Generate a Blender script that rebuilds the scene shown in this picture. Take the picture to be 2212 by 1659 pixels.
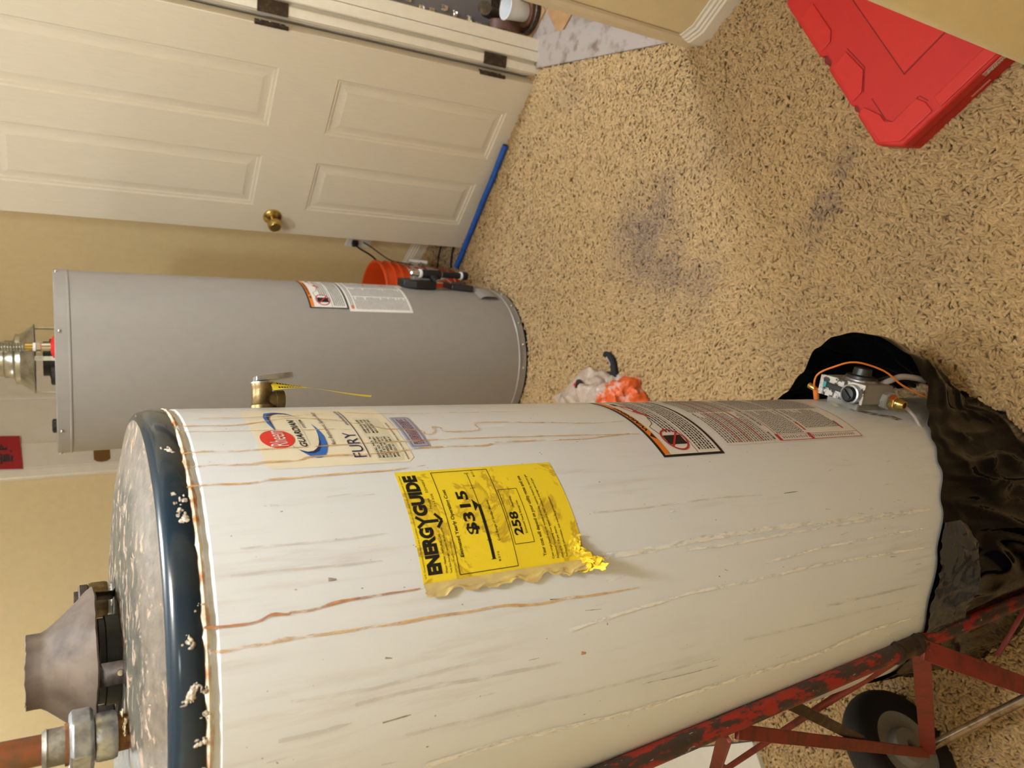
import bpy, bmesh, math, random
import numpy as np
from mathutils import Vector, Matrix, Euler, noise as mnoise
random.seed(7); RNG = np.random.default_rng(7)
for o in list(bpy.data.objects): bpy.data.objects.remove(o)
sc = bpy.context.scene
COL = sc.collection
PI = math.pi
# ------------------------------------------------------------------ camera (phone held sideways: image left is up)
FPX, W_, H_ = 1600.0, 2212.0, 1659.0
EYE = Vector((0, 0, 1.55))
def cam_rot():
    d = Vector((905 - 829.5, 3700 - 1106, FPX)).normalized()
    up = -d
    f = Vector((0, 0, 1)); Y = (f - up * f.dot(up)).normalized(); X = Y.cross(up)
    return Matrix((X, Y, up))            # world = R @ (right, down, forward) of the upright view
R_ = cam_rot()
cd = bpy.data.cameras.new('camera'); cam = bpy.data.objects.new('camera', cd); COL.objects.link(cam)
cx, cy, cz = R_ @ Vector((0, 1, 0)), R_ @ Vector((1, 0, 0)), R_ @ Vector((0, 0, -1))
cam.matrix_world = Matrix(((cx.x, cy.x, cz.x, EYE.x), (cx.y, cy.y, cz.y, EYE.y), (cx.z, cy.z, cz.z, EYE.z), (0, 0, 0, 1)))
cd.sensor_fit = 'HORIZONTAL'; cd.sensor_width = 36.0; cd.lens = 36.0 * FPX / W_
cd.clip_start = 0.02; cd.clip_end = 50
cd.dof.use_dof = True; cd.dof.focus_distance = 0.95; cd.dof.aperture_fstop = 8.0
sc.camera = cam
# ------------------------------------------------------------------ world, lights, exposure
wd = bpy.data.worlds.new('world'); sc.world = wd; wd.use_nodes = True
wd.node_tree.nodes['Background'].inputs[0].default_value = (0.55, 0.62, 0.75, 1)
wd.node_tree.nodes['Background'].inputs[1].default_value = 0.03
def area(name, loc, size, power, col, rot=(0, 0, 0), shape='DISK'):
    l = bpy.data.lights.new(name, 'AREA'); l.shape = shape; l.size = size; l.energy = power; l.color = col
    o = bpy.data.objects.new(name, l); COL.objects.link(o); o.location = loc; o.rotation_euler = rot
    return o
def bulb(name, loc, rad, power, col):
    l = bpy.data.lights.new(name, 'POINT'); l.shadow_soft_size = rad; l.energy = power; l.color = col
    o = bpy.data.objects.new(name, l); COL.objects.link(o); o.location = loc
    return o
LAMP = (0.87, 0.935, 1.0)
bulb('hall_ceiling_bulb', (0.24, 0.34, 2.36), 0.08, 41, LAMP)
bulb('room_ceiling_bulb', (0.02, 1.32, 2.38), 0.05, 25, LAMP)
bulb('rear_ceiling_bulb', (0.05, -0.80, 2.32), 0.10, 4, LAMP)
bulb('far_ceiling_bulb', (-1.25, 2.72, 2.36), 0.08, 8, LAMP)
area('closet_lamp', (1.76, 1.78, 2.3), 0.3, 32, (0.72, 0.84, 1.0))
sc.view_settings.view_transform = 'Standard'; sc.view_settings.look = 'None'
sc.view_settings.gamma = 1.0; sc.view_settings.use_curve_mapping = False
sc.view_settings.exposure = 0.3

# ------------------------------------------------------------------ materials
def lin(c):
    return tuple(((x / 255) / 12.92 if x / 255 <= 0.04045 else ((x / 255 + 0.055) / 1.055) ** 2.4) for x in c) + (1.0,)
class NT:
    def __init__(s, m): s.t = m.node_tree; s.n = s.t.nodes; s.b = s.n['Principled BSDF']
    def add(s, typ, **kw):
        nd = s.n.new(typ)
        for k, v in kw.items():
            if k.startswith('i_'):
                key = k[2:]; key = int(key) if key.isdigit() else key.replace('_', ' ')
                nd.inputs[key].default_value = v
            else: setattr(nd, k, v)
        return nd
    def l(s, a, b): s.t.links.new(a, b)
    def coord(s, scale=(1, 1, 1), kind='Object', rot=(0, 0, 0)):
        tc = s.add('ShaderNodeTexCoord'); mp = s.add('ShaderNodeMapping')
        mp.inputs['Scale'].default_value = scale; mp.inputs['Rotation'].default_value = rot
        s.l(tc.outputs[kind], mp.inputs['Vector']); return mp.outputs[0]
    def noise(s, vec, scale, detail=3, rough=0.55, dist=0.0):
        n = s.add('ShaderNodeTexNoise'); n.inputs['Scale'].default_value = scale
        n.inputs['Detail'].default_value = detail; n.inputs['Roughness'].default_value = rough
        n.inputs['Distortion'].default_value = dist
        s.l(vec, n.inputs['Vector']); return n.outputs['Fac']
    def ramp(s, fac, stops, interp='LINEAR'):
        r = s.add('ShaderNodeValToRGB'); r.color_ramp.interpolation = interp
        e = r.color_ramp.elements
        while len(e) < len(stops): e.new(0.5)
        for i, (p, c) in enumerate(stops): e[i].position = p; e[i].color = c
        s.l(fac, r.inputs[0]); return r.outputs[0]
    def mask(s, fac, a, b):
        return s.ramp(fac, [(a, (0, 0, 0, 1)), (b, (1, 1, 1, 1))])
    def mix(s, fac, a, b, mode='MIX'):
        m = s.add('ShaderNodeMix', data_type='RGBA', blend_type=mode)
        if isinstance(fac, (int, float)): m.inputs[0].default_value = fac
        else: s.l(fac, m.inputs[0])
        for v, i in ((a, 6), (b, 7)):
            if isinstance(v, tuple): m.inputs[i].default_value = v
            else: s.l(v, m.inputs[i])
        return m.outputs[2]
    def math(s, op, a, b=None):
        m = s.add('ShaderNodeMath', operation=op)
        for v, i in ((a, 0), (b, 1)):
            if v is None: continue
            if isinstance(v, (int, float)): m.inputs[i].default_value = v
            else: s.l(v, m.inputs[i])
        return m.outputs[0]
    def bump(s, h, strength, dist=0.002):
        b = s.add('ShaderNodeBump'); b.inputs['Strength'].default_value = strength; b.inputs['Distance'].default_value = dist
        s.l(h, b.inputs['Height']); s.l(b.outputs[0], s.b.inputs['Normal'])
    def color(s, c):
        if isinstance(c, tuple): s.b.inputs['Base Color'].default_value = c
        else: s.l(c, s.b.inputs['Base Color'])
M = {}
def mat(name, rgb, rough=0.5, metal=0.0, var=None, bump=None, coat=0.0, spec=None, stretch=(1, 1, 1)):
    """var=(rgb2, scale, lo, hi) mottles towards rgb2; bump=(scale, strength)"""
    m = bpy.data.materials.new(name); m.use_nodes = True; t = NT(m)
    c = lin(rgb)
    v = t.coord(stretch)
    if var:
        f = t.mask(t.noise(v, var[1], 4), var[2], var[3]); t.color(t.mix(f, c, lin(var[0])))
    else:
        f = t.noise(v, 35, 3); t.color(t.mix(t.mask(f, 0.3, 0.8), c, tuple(x * 0.93 for x in c[:3]) + (1,)))
    t.b.inputs['Roughness'].default_value = rough; t.b.inputs['Metallic'].default_value = metal
    if coat: t.b.inputs['Coat Weight'].default_value = coat; t.b.inputs['Coat Roughness'].default_value = 0.08
    if spec is not None: t.b.inputs['Specular IOR Level'].default_value = spec
    if bump: t.bump(t.noise(v, bump[0], 3), bump[1])
    M[name] = m; return m
mat('wall_paint', (226, 205, 158), 0.75, bump=(130, 0.12))
mat('ceiling_paint', (232, 226, 212), 0.9, bump=(90, 0.3))
mat('trim_white', (228, 218, 200), 0.42, bump=(200, 0.03))
mat('trim_cream', (220, 202, 166), 0.5)
mat('door_white', (226, 214, 192), 0.48, bump=(60, 0.05), stretch=(6, 6, 0.6))
mat('closet_door_white', (214, 204, 190), 0.5)
mat('brass', (198, 172, 104), 0.2, 1.0)
mat('brass_tarnished', (134, 112, 76), 0.45, 0.9, var=((84, 70, 46), 60, 0.4, 0.7), bump=(150, 0.25))
mat('bronze_hinge', (72, 62, 52), 0.45, 0.8, var=((110, 96, 78), 70, 0.5, 0.8))
mat('zinc', (188, 192, 197), 0.35, 0.9, var=((130, 132, 134), 90, 0.4, 0.75), bump=(200, 0.1))
mat('chrome', (215, 215, 215), 0.12, 1.0)
mat('galvanised', (190, 186, 170), 0.3, 0.9, var=((140, 136, 124), 30, 0.4, 0.7))
mat('copper', (150, 92, 60), 0.45, 0.8, var=((98, 92, 78), 40, 0.45, 0.7), bump=(90, 0.2))
mat('solder_grey', (118, 112, 102), 0.5, 0.5, var=((190, 186, 176), 60, 0.5, 0.8))
mat('rust_orange', (132, 88, 48), 0.8, 0.1, var=((88, 52, 28), 80, 0.4, 0.7), bump=(160, 0.4))
mat('soot_steel', (104, 90, 78), 0.62, 0.35, var=((52, 44, 40), 24, 0.38, 0.72), bump=(50, 0.25))
mat('soot_strap', (66, 56, 50), 0.6, 0.4, var=((104, 92, 84), 120, 0.5, 0.8), bump=(200, 0.2))
mat('black_plastic', (22, 22, 23), 0.38, bump=(150, 0.05))
mat('black_rubber', (20, 20, 21), 0.8, bump=(140, 0.1))
mat('black_iron', (30, 29, 29), 0.5, 0.3)
mat('slate_collar', (56, 62, 68), 0.5, var=((38, 40, 44), 40, 0.4, 0.7))
mat('dark_blue_enamel', (26, 42, 56), 0.14, coat=0.15, var=((70, 74, 74), 22, 0.62, 0.85))
mat('jacket_grey', (148, 142, 136), 0.36, bump=(300, 0.04))
mat('label_white', (232, 228, 222), 0.45)
mat('label_cream', (240, 230, 206), 0.4)
mat('label_pale', (226, 218, 194), 0.45)
mat('label_blue', (168, 178, 200), 0.45)
mat('ink_black', (18, 18, 20), 0.55)
mat('ink_grey', (96, 94, 94), 0.6)
mat('ink_navy', (22, 30, 92), 0.5)
mat('ink_blue', (40, 104, 190), 0.45)
mat('ink_red', (190, 42, 48), 0.5)
mat('ink_pink', (222, 150, 140), 0.5)
mat('logo_red', (222, 52, 44), 0.45)
mat('ink_orange', (236, 128, 34), 0.5)
mat('ink_maroon', (140, 62, 74), 0.55)
mat('case_red', (196, 38, 36), 0.5, bump=(260, 0.12))
mat('case_red_trim', (204, 44, 40), 0.45, bump=(260, 0.12))
mat('groove_red', (120, 18, 18), 0.6)
mat('bucket_orange', (232, 84, 30), 0.42)
mat('blue_pvc', (26, 84, 176), 0.5, var=((20, 62, 140), 40, 0.45, 0.7), bump=(60, 0.3))
mat('paper_red', (150, 24, 30), 0.8)
mat('pull_brown', (118, 84, 40), 0.5, 0.4)
mat('red_ring', (215, 40, 40), 0.5)
mat('plastic_white', (226, 224, 220), 0.45)
mat('wire_orange', (214, 118, 42), 0.5)
mat('wire_grey', (168, 160, 158), 0.4)
mat('teal_plastic', (40, 150, 150), 0.5)
mat('valve_grey', (140, 136, 130), 0.5, 0.15, bump=(200, 0.15))
mat('valve_top', (196, 190, 182), 0.55, var=((40, 32, 26), 75, 0.5, 0.56), bump=(100, 0.2))
mat('yellow_tag', (238, 210, 48), 0.5)
mat('caulk', (238, 230, 214), 0.7, var=((186, 124, 66), 46, 0.47, 0.66), bump=(120, 0.7))
mat('crumb', (226, 214, 198), 0.85, var=((150, 134, 118), 160, 0.4, 0.7), bump=(200, 0.8))
mat('mineral', (196, 184, 140), 0.8, var=((128, 116, 80), 100, 0.4, 0.7), bump=(220, 0.8))
mat('sheet_grey', (122, 118, 120), 0.5, 0.3)
mat('foil', (225, 222, 218), 0.22, 1.0, bump=(60, 0.8))
mat('clay_brown', (92, 60, 44), 0.55, var=((150, 92, 66), 30, 0.55, 0.75))
mat('cup_white', (226, 226, 226), 0.35)
mat('cup_blue', (168, 192, 226), 0.35)
mat('tile_white', (158, 146, 138), 0.45, var=((112, 94, 82), 22, 0.5, 0.72))
mat('tile_tan', (176, 138, 96), 0.35, var=((150, 112, 74), 20, 0.4, 0.7))
mat('tile_pink', (196, 150, 112), 0.35, var=((178, 132, 96), 20, 0.4, 0.7))
mat('hub_white', (150, 146, 140), 0.5)
mat('steel_rod', (168, 150, 128), 0.35, 0.9, var=((92, 56, 36), 30, 0.48, 0.7))
mat('foam_board', (222, 216, 206), 0.6)
mat('board_edge', (60, 52, 44), 0.8)
mat('carpet_backing', (140, 114, 74), 0.95)
def red_worn():
    m = bpy.data.materials.new('red_worn'); m.use_nodes = True; t = NT(m)
    v = t.coord((1, 1, 0.35)); n1 = t.noise(v, 60, 5, 0.65); n2 = t.noise(v, 190, 3)
    wear = t.mask(n1, 0.47, 0.53); chip = t.mask(n2, 0.66, 0.7)
    c = t.mix(wear, lin((140, 34, 26)), lin((54, 42, 37)))
    t.color(t.mix(t.math('MULTIPLY', chip, wear), c, lin((150, 140, 136))))
    t.b.inputs['Roughness'].default_value = 0.45; t.bump(n1, 0.25); M['red_worn'] = m
red_worn()
mat('red_paint', (128, 42, 33), 0.5, var=((84, 34, 28), 40, 0.48, 0.75), bump=(120, 0.1))
def jacket_white():
    m = bpy.data.materials.new('jacket_white'); m.use_nodes = True; t = NT(m)
    v = t.coord((1, 1, 0.09)); v2 = t.coord((1, 1, 0.5)); v3 = t.coord()
    st = t.noise(v, 75, 5, 0.65); big = t.noise(v2, 7, 3)
    a = t.math('MULTIPLY', t.mask(st, 0.52, 0.74), t.mask(big, 0.42, 0.62))
    c = t.mix(t.math('MULTIPLY', a, 0.42), lin((227, 230, 235)), lin((176, 160, 138)))
    sp = t.noise(t.coord((1, 1, 0.6)), 260, 1); spk = t.mask(sp, 0.785, 0.81)
    c = t.mix(t.math('MULTIPLY', spk, 0.75), c, lin((96, 78, 58)))
    t.color(c)
    t.b.inputs['Roughness'].default_value = 0.34; t.b.inputs['Coat Weight'].default_value = 0.15
    t.bump(t.noise(v, 120, 3), 0.06); M['jacket_white'] = m
jacket_white()
def streak_mat(name, c1, c2, alpha):
    m = bpy.data.materials.new(name); m.use_nodes = True; t = NT(m)
    n = t.noise(t.coord((1, 1, 0.6)), 130, 4, 0.6)
    t.color(t.mix(t.mask(n, 0.35, 0.68), lin(c1), lin(c2)))
    a = t.mask(t.noise(t.coord((1, 1, 0.25)), 150, 3), 0.3, 0.55)
    t.l(t.math('MULTIPLY', a, alpha), t.b.inputs['Alpha'])
    t.b.inputs['Roughness'].default_value = 0.65; M[name] = m
streak_mat('rust_streak', (226, 190, 134), (206, 154, 92), 0.8)
streak_mat('rust_dark', (206, 146, 96), (160, 104, 72), 0.9)
streak_mat('lime_streak', (255, 255, 253), (246, 238, 226), 0.8)
streak_mat('grey_smear', (186, 172, 154), (206, 198, 188), 0.3)
streak_mat('soot_smear', (120, 100, 76), (164, 146, 122), 0.7)
def cap_top():
    m = bpy.data.materials.new('cap_dust'); m.use_nodes = True; t = NT(m)
    co = t.coord(); sx = t.add('ShaderNodeSeparateXYZ'); t.l(co, sx.inputs[0])
    rr = t.math('SQRT', t.math('ADD', t.math('MULTIPLY', sx.outputs[0], sx.outputs[0]), t.math('MULTIPLY', sx.outputs[1], sx.outputs[1])))
    nz = t.noise(t.coord((1, 1, 1)), 26, 6, 0.7); n2 = t.noise(co, 90, 4, 0.6); n3 = t.noise(co, 46, 5, 0.7, 0.8)
    rj = t.math('ADD', rr, t.math('MULTIPLY', t.math('SUBTRACT', nz, 0.5), 0.13))
    dust = t.mix(t.mask(n2, 0.3, 0.7), lin((172, 148, 126)), lin((142, 121, 101)))
    grime = t.mix(t.mask(n2, 0.35, 0.7), lin((82, 78, 66)), lin((46, 44, 38)))
    ring = t.ramp(rj, [(0.0, (0, 0, 0, 1)), (0.175, (0.0, 0.0, 0.0, 1)), (0.19, (1, 1, 1, 1)), (0.24, (1, 1, 1, 1)), (0.255, (0, 0, 0, 1))])
    patch = t.mask(n3, 0.55, 0.58)
    f = t.math('MAXIMUM', ring, t.math('MULTIPLY', patch, 0.8))
    chips = t.math('MULTIPLY', t.mask(n3, 0.40, 0.36), ring)
    f = t.math('SUBTRACT', f, t.math('MULTIPLY', chips, 0.8))
    t.color(t.mix(f, grime, dust))
    t.l(t.math('ADD', t.math('MULTIPLY', f, 0.4), 0.45), t.b.inputs['Roughness'])
    t.bump(t.math('ADD', n2, f), 0.4); M['cap_dust'] = m
cap_top()
def yellow_label():
    m = bpy.data.materials.new('label_yellow'); m.use_nodes = True; t = NT(m)
    v = t.coord(); n = t.noise(v, 16, 5, 0.65, 0.6); n2 = t.noise(v, 60, 4)
    edge = t.ramp(n, [(0.54, (0, 0, 0, 1)), (0.575, (1, 1, 1, 1)), (0.62, (0.25, 0.25, 0.25, 1)), (0.8, (0.35, 0.35, 0.35, 1))])
    c = t.mix(t.math('MULTIPLY', edge, 0.6), lin((246, 218, 48)), lin((160, 112, 34)))
    t.color(t.mix(t.math('MULTIPLY', t.mask(n2, 0.62, 0.8), 0.35), c, lin((214, 196, 150))))
    t.b.inputs['Roughness'].default_value = 0.5; t.bump(n, 0.3, 0.003); M['label_yellow'] = m
yellow_label()
mat('label_backing', (206, 184, 130), 0.5, var=((228, 206, 120), 40, 0.45, 0.7))
def bag_black():
    m = bpy.data.materials.new('bag_black'); m.use_nodes = True; t = NT(m)
    v = t.coord(); n = t.noise(v, 16, 4, 0.6, 0.8); n2 = t.noise(v, 60, 3)
    t.color(lin((6, 6, 7))); t.b.inputs['Roughness'].default_value = 0.10; t.b.inputs['Specular IOR Level'].default_value = 0.12
    t.bump(n, 0.12, 0.006); M['bag_black'] = m
    m = bpy.data.materials.new('bag_cuff'); m.use_nodes = True; t = NT(m)
    v = t.coord(); n = t.noise(v, 30, 4, 0.6, 0.8)
    t.color(lin((62, 61, 63))); t.b.inputs['Roughness'].default_value = 0.12
    t.b.inputs['Alpha'].default_value = 0.9
    t.bump(n, 0.35, 0.004); M['bag_cuff'] = m
bag_black()
def shop_bag():
    m = bpy.data.materials.new('shop_bag'); m.use_nodes = True; t = NT(m)
    co = t.coord(); sx = t.add('ShaderNodeSeparateXYZ'); t.l(co, sx.inputs[0])
    n = t.noise(co, 22, 4, 0.6, 0.6)
    y = t.math('ADD', sx.outputs[1], t.math('MULTIPLY', t.math('SUBTRACT', n, 0.5), 0.12))
    pr = t.ramp(y, [(0.0, (1, 1, 1, 1)), (0.001, (0, 0, 0, 1))])
    yy = t.math('ADD', y, 0.09); pr = t.mask(yy, 0.0, 0.012)
    c = t.mix(pr, lin((226, 98, 40)), lin((188, 166, 148)))
    stripe = t.mask(t.noise(t.coord((1, 1, 1)), 34, 2), 0.55, 0.6)
    t.color(t.mix(t.math('MULTIPLY', stripe, 0.5), c, lin((206, 190, 178))))
    t.b.inputs['Roughness'].default_value = 0.28
    t.b.inputs['Alpha'].default_value = 0.88
    t.bump(n, 0.7, 0.012); M['shop_bag'] = m
shop_bag()
def tire_mat():
    mat('tire', (24, 23, 23), 0.75, bump=(120, 0.15))
tire_mat()
def carpet_mat():
    m = bpy.data.materials.new('carpet_yarn'); m.use_nodes = True; t = NT(m)
    at = t.add('ShaderNodeAttribute', attribute_name='tint'); at.attribute_type = 'INSTANCER'
    at2 = t.add('ShaderNodeAttribute', attribute_name='soil'); at2.attribute_type = 'INSTANCER'
    base = t.mix(at.outputs['Fac'], lin((158, 128, 84)), lin((196, 164, 116)))
    base = t.mix(at2.outputs['Fac'], base, lin((116, 96, 84)))
    t.color(base); t.b.inputs['Roughness'].default_value = 0.9
    t.b.inputs['Sheen Weight'].default_value = 0.15; M['carpet_yarn'] = m
carpet_mat()

# ------------------------------------------------------------------ mesh helpers
WM = {}
def V(*a): return Vector(a if len(a) > 1 else a[0])
class MB:
    def __init__(s): s.v = []; s.f = []
    def add(s, vs, fs):
        k = len(s.v); s.v += [Vector(p) for p in vs]; s.f += [tuple(i + k for i in f) for f in fs]; return s
    def obox(s, o, a, b, c):
        """box from corner o with edge vectors a, b, c"""
        o, a, b, c = V(o), V(a), V(b), V(c)
        if a.cross(b).dot(c) < 0: a, b = b, a
        p = [o, o + a, o + a + b, o + b, o + c, o + a + c, o + a + b + c, o + b + c]
        return s.add(p, [(0, 3, 2, 1), (4, 5, 6, 7), (0, 1, 5, 4), (1, 2, 6, 5), (2, 3, 7, 6), (3, 0, 4, 7)])
    def box(s, c, d, rz=0):
        q = Matrix.Rotation(rz, 3, 'Z'); x, y, z = q @ V(d[0], 0, 0), q @ V(0, d[1], 0), V(0, 0, d[2])
        return s.obox(V(c) - (x + y + z) / 2, x, y, z)
    def bar(s, a, b, w, t, up=(0, 0, 1)):
        """flat bar from a to b, w wide, t thick"""
        a, b = V(a), V(b); d = b - a; u = V(up); x = d.cross(u)
        if x.length < 1e-6: x = d.cross(V(1, 0, 0))
        x.normalize(); y = x.cross(d).normalized()
        return s.obox(a - x * w / 2 - y * t / 2, d, x * w, y * t)
    def tube(s, pts, r, n=10, cap=True):
        pts = [V(p) for p in pts]; rs = r if isinstance(r, (list, tuple)) else [r] * len(pts)
        ring = []; ref = None; vs = []; fs = []
        for i, p in enumerate(pts):
            d = (pts[min(i + 1, len(pts) - 1)] - pts[max(i - 1, 0)]).normalized()
            if ref is None:
                ref = d.cross(V(0, 0, 1))
                if ref.length < 1e-3: ref = d.cross(V(1, 0, 0))
            ref = (ref - d * ref.dot(d)).normalized(); b = d.cross(ref)
            vs += [p + (ref * math.cos(2 * PI * k / n) + b * math.sin(2 * PI * k / n)) * rs[i] for k in range(n)]
        for i in range(len(pts) - 1):
            for k in range(n):
                fs.append((i * n + k, i * n + (k + 1) % n, (i + 1) * n + (k + 1) % n, (i + 1) * n + k))
        if cap: fs += [tuple(range(n - 1, -1, -1)), tuple((len(pts) - 1) * n + k for k in range(n))]
        return s.add(vs, fs)
    def lathe(s, prof, n=32, fr=None, jit=None):
        """prof [(r, z)]; fr = 4x4 matrix"""
        fr = fr or Matrix.Identity(4); vs = []; fs = []; idx = []
        for j, (r, z) in enumerate(prof):
            if r < 1e-6: idx.append([len(vs)] * n); vs.append(fr @ V(0, 0, z))
            else:
                idx.append(list(range(len(vs), len(vs) + n)))
                for k in range(n):
                    a = 2 * PI * k / n; rr, zz = (r, z) if jit is None else jit(r, z, a, j)
                    vs.append(fr @ V(rr * math.cos(a), rr * math.sin(a), zz))
        for j in range(len(prof) - 1):
            for k in range(n):
                q = [idx[j][k], idx[j][(k + 1) % n], idx[j + 1][(k + 1) % n], idx[j + 1][k]]
                u = []
                for x in q:
                    if x not in u: u.append(x)
                if len(u) > 2: fs.append(tuple(u))
        return s.add(vs, fs)
    def grid(s, fn, nu, nv, wrap=False):
        vs = [fn(i / nu, j / nv) for j in range(nv + 1) for i in range(nu + (0 if wrap else 1))]
        w = nu if wrap else nu + 1; fs = []
        for j in range(nv):
            for i in range(nu):
                i2 = (i + 1) % w
                fs.append((j * w + i, j * w + i2, (j + 1) * w + i2, (j + 1) * w + i))
        return s.add(vs, fs)
    def prism(s, pts, o, x, y, z):
        """polygon pts (2d) in frame o,x,y extruded by vector z"""
        o, x, y, z = V(o), V(x), V(y), V(z); n = len(pts)
        p = [o + x * a + y * b for a, b in pts]; q = [k + z for k in p]
        ar = sum(pts[i][0] * pts[(i + 1) % n][1] - pts[(i + 1) % n][0] * pts[i][1] for i in range(n))
        flip = (ar * x.cross(y).dot(z)) < 0
        fs = [tuple(range(n - 1, -1, -1)), tuple(range(n, 2 * n))] + [(i, (i + 1) % n, n + (i + 1) % n, n + i) for i in range(n)]
        if flip: fs = [tuple(reversed(f)) for f in fs]
        return s.add(p + q, fs)
    def obj(s, name, m, parent=None, smooth=35, bevel=0, label=None, cat=None, kind=None, group=None):
        me = bpy.data.meshes.new(name)
        if parent is not None: iv = WM[parent].inverted(); vs = [iv @ p for p in s.v]; base = None
        else:
            xs = [p.x for p in s.v]; ys = [p.y for p in s.v]; zs = [p.z for p in s.v]
            base = V((min(xs) + max(xs)) / 2, (min(ys) + max(ys)) / 2, min(zs)); vs = [p - base for p in s.v]
        me.from_pydata([tuple(p) for p in vs], [], s.f); me.update()
        me.materials.append(M[m] if isinstance(m, str) else m)
        if smooth:
            for p in me.polygons: p.use_smooth = True
            me.set_sharp_from_angle(angle=math.radians(smooth))
        o = bpy.data.objects.new(name, me); COL.objects.link(o)
        if parent is not None: o.parent = parent; WM[o] = WM[parent]
        else: o.location = base; WM[o] = Matrix.Translation(base)
        if bevel:
            b = o.modifiers.new('bevel', 'BEVEL'); b.width = bevel; b.segments = 2; b.limit_method = 'ANGLE'
        if name.endswith('_print') or name in ('logo_swoosh', 'logo_swoosh_shade', 'brush_characters'): kind = 'stuff'
        tag(o, label, cat, kind, group); return o
def smooth(pts, n=5):
    q = [V(pts[0])] + [V(p) for p in pts] + [V(pts[-1])]; out = []
    for k in range(1, len(q) - 2):
        p0, p1, p2, p3 = q[k - 1:k + 3]
        for c in range(n):
            u = c / n; out.append(0.5 * (2 * p1 + (p2 - p0) * u + (2 * p0 - 5 * p1 + 4 * p2 - p3) * u * u + (3 * p1 - p0 - 3 * p2 + p3) * u ** 3))
    return out + [V(pts[-1])]
def tag(o, label=None, cat=None, kind=None, group=None):
    if label: o['label'] = label
    if cat: o['category'] = cat
    if kind: o['kind'] = kind
    if group: o['group'] = group
    return o
def thing(name, loc, label=None, cat=None, kind=None, rot=None, group=None):
    o = bpy.data.objects.new(name, None); COL.objects.link(o); o.empty_display_size = 0.05
    m = Matrix.Translation(V(loc)) @ (rot.to_4x4() if rot else Matrix.Identity(4))
    o.matrix_world = m; WM[o] = m; tag(o, label, cat, kind, group); return o
def frame(o, z, x=None):
    z = V(z).normalized(); x = V(x) if x else (V(0, 0, 1).cross(z) if abs(z.z) < 0.95 else V(1, 0, 0))
    x = (x - z * x.dot(z)).normalized(); y = z.cross(x); o = V(o)
    return Matrix(((x.x, y.x, z.x, o.x), (x.y, y.y, z.y, o.y), (x.z, y.z, z.z, o.z), (0, 0, 0, 1)))
def fbm(p, s=1.0): return mnoise.fractal(Vector(p) * s, 0.8, 2.0, 4)
_TX = {}
def text2d(txt, bold=0.0, shear=0.0):
    """outline of a line of lettering, scaled to a unit box"""
    k = (txt, bold, shear)
    if k in _TX: return _TX[k]
    cu = bpy.data.curves.new('t', 'FONT'); cu.body = txt; cu.size = 1; cu.resolution_u = 3; cu.offset = bold; cu.shear = shear
    ob = bpy.data.objects.new('t', cu); COL.objects.link(ob)
    dg = bpy.context.evaluated_depsgraph_get(); dg.update()
    me = bpy.data.meshes.new_from_object(ob.evaluated_get(dg))
    vs = [(p.co.x, p.co.y) for p in me.vertices]; fs = [tuple(p.vertices) for p in me.polygons]
    bpy.data.objects.remove(ob); bpy.data.curves.remove(cu); bpy.data.meshes.remove(me)
    x0 = min(p[0] for p in vs); x1 = max(p[0] for p in vs); y0 = min(p[1] for p in vs); y1 = max(p[1] for p in vs)
    _TX[k] = ([((p[0] - x0) / (x1 - x0), (p[1] - y0) / (y1 - y0)) for p in vs], fs); return _TX[k]

# ------------------------------------------------------------------ room shell
D15 = V(math.sin(math.radians(15)), math.cos(math.radians(15)), 0); N15 = V(D15.y, -D15.x, 0)
D30 = V(-0.5, 0.8660254, 0); N30 = V(0.8660254, 0.5, 0)      # N30 points out of the room
Z = V(0, 0, 1); CEIL = 2.45
W0 = V(0.926, 1.425, 0); W1 = W0 + D15 * 0.98
KC = W1 + D30 * 1.936                                          # corner of right wall and back wall
DB = V(-0.8660254, -0.5, 0); NB = V(-0.5, 0.8660254, 0)
PB = KC + DB * 3.2
poly = [W0 + V(0.5, -0.866, 0) * 2.6, PB + V(0.5, -0.866, 0) * 4.6]
fl = MB(); fl.box((0.2, 1.2, -0.045), (8, 8, 0.1)); fl.obj('floor', 'carpet_backing', kind='structure', smooth=0)
cl = MB(); cl.box((0.2, 1.2, CEIL + 0.06), (8, 8, 0.1)); cl.obj('ceiling', 'ceiling_paint', kind='structure', smooth=0)
def wall(name, a, d, length, n, thick=0.115, z0=0.0, z1=CEIL, m='wall_paint'):
    b = MB(); b.obox(V(a) + Z * z0, d * length, n * thick, Z * (z1 - z0)); return b.obj(name, m, kind='structure', smooth=0)
wall('wall_right', W1 - D30 * 0.05, D30, 2.05, N30)
wall('wall_back', KC - DB * 0.1, DB, 3.4, NB)
wall('wall_left', PB, V(0.5, -0.866, 0), 4.8, V(-0.866, -0.5, 0))
wall('wall_rear', V(-1.6, -1.6, 0), V(1, 0, 0), 4.2, V(0, -1, 0))
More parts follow.
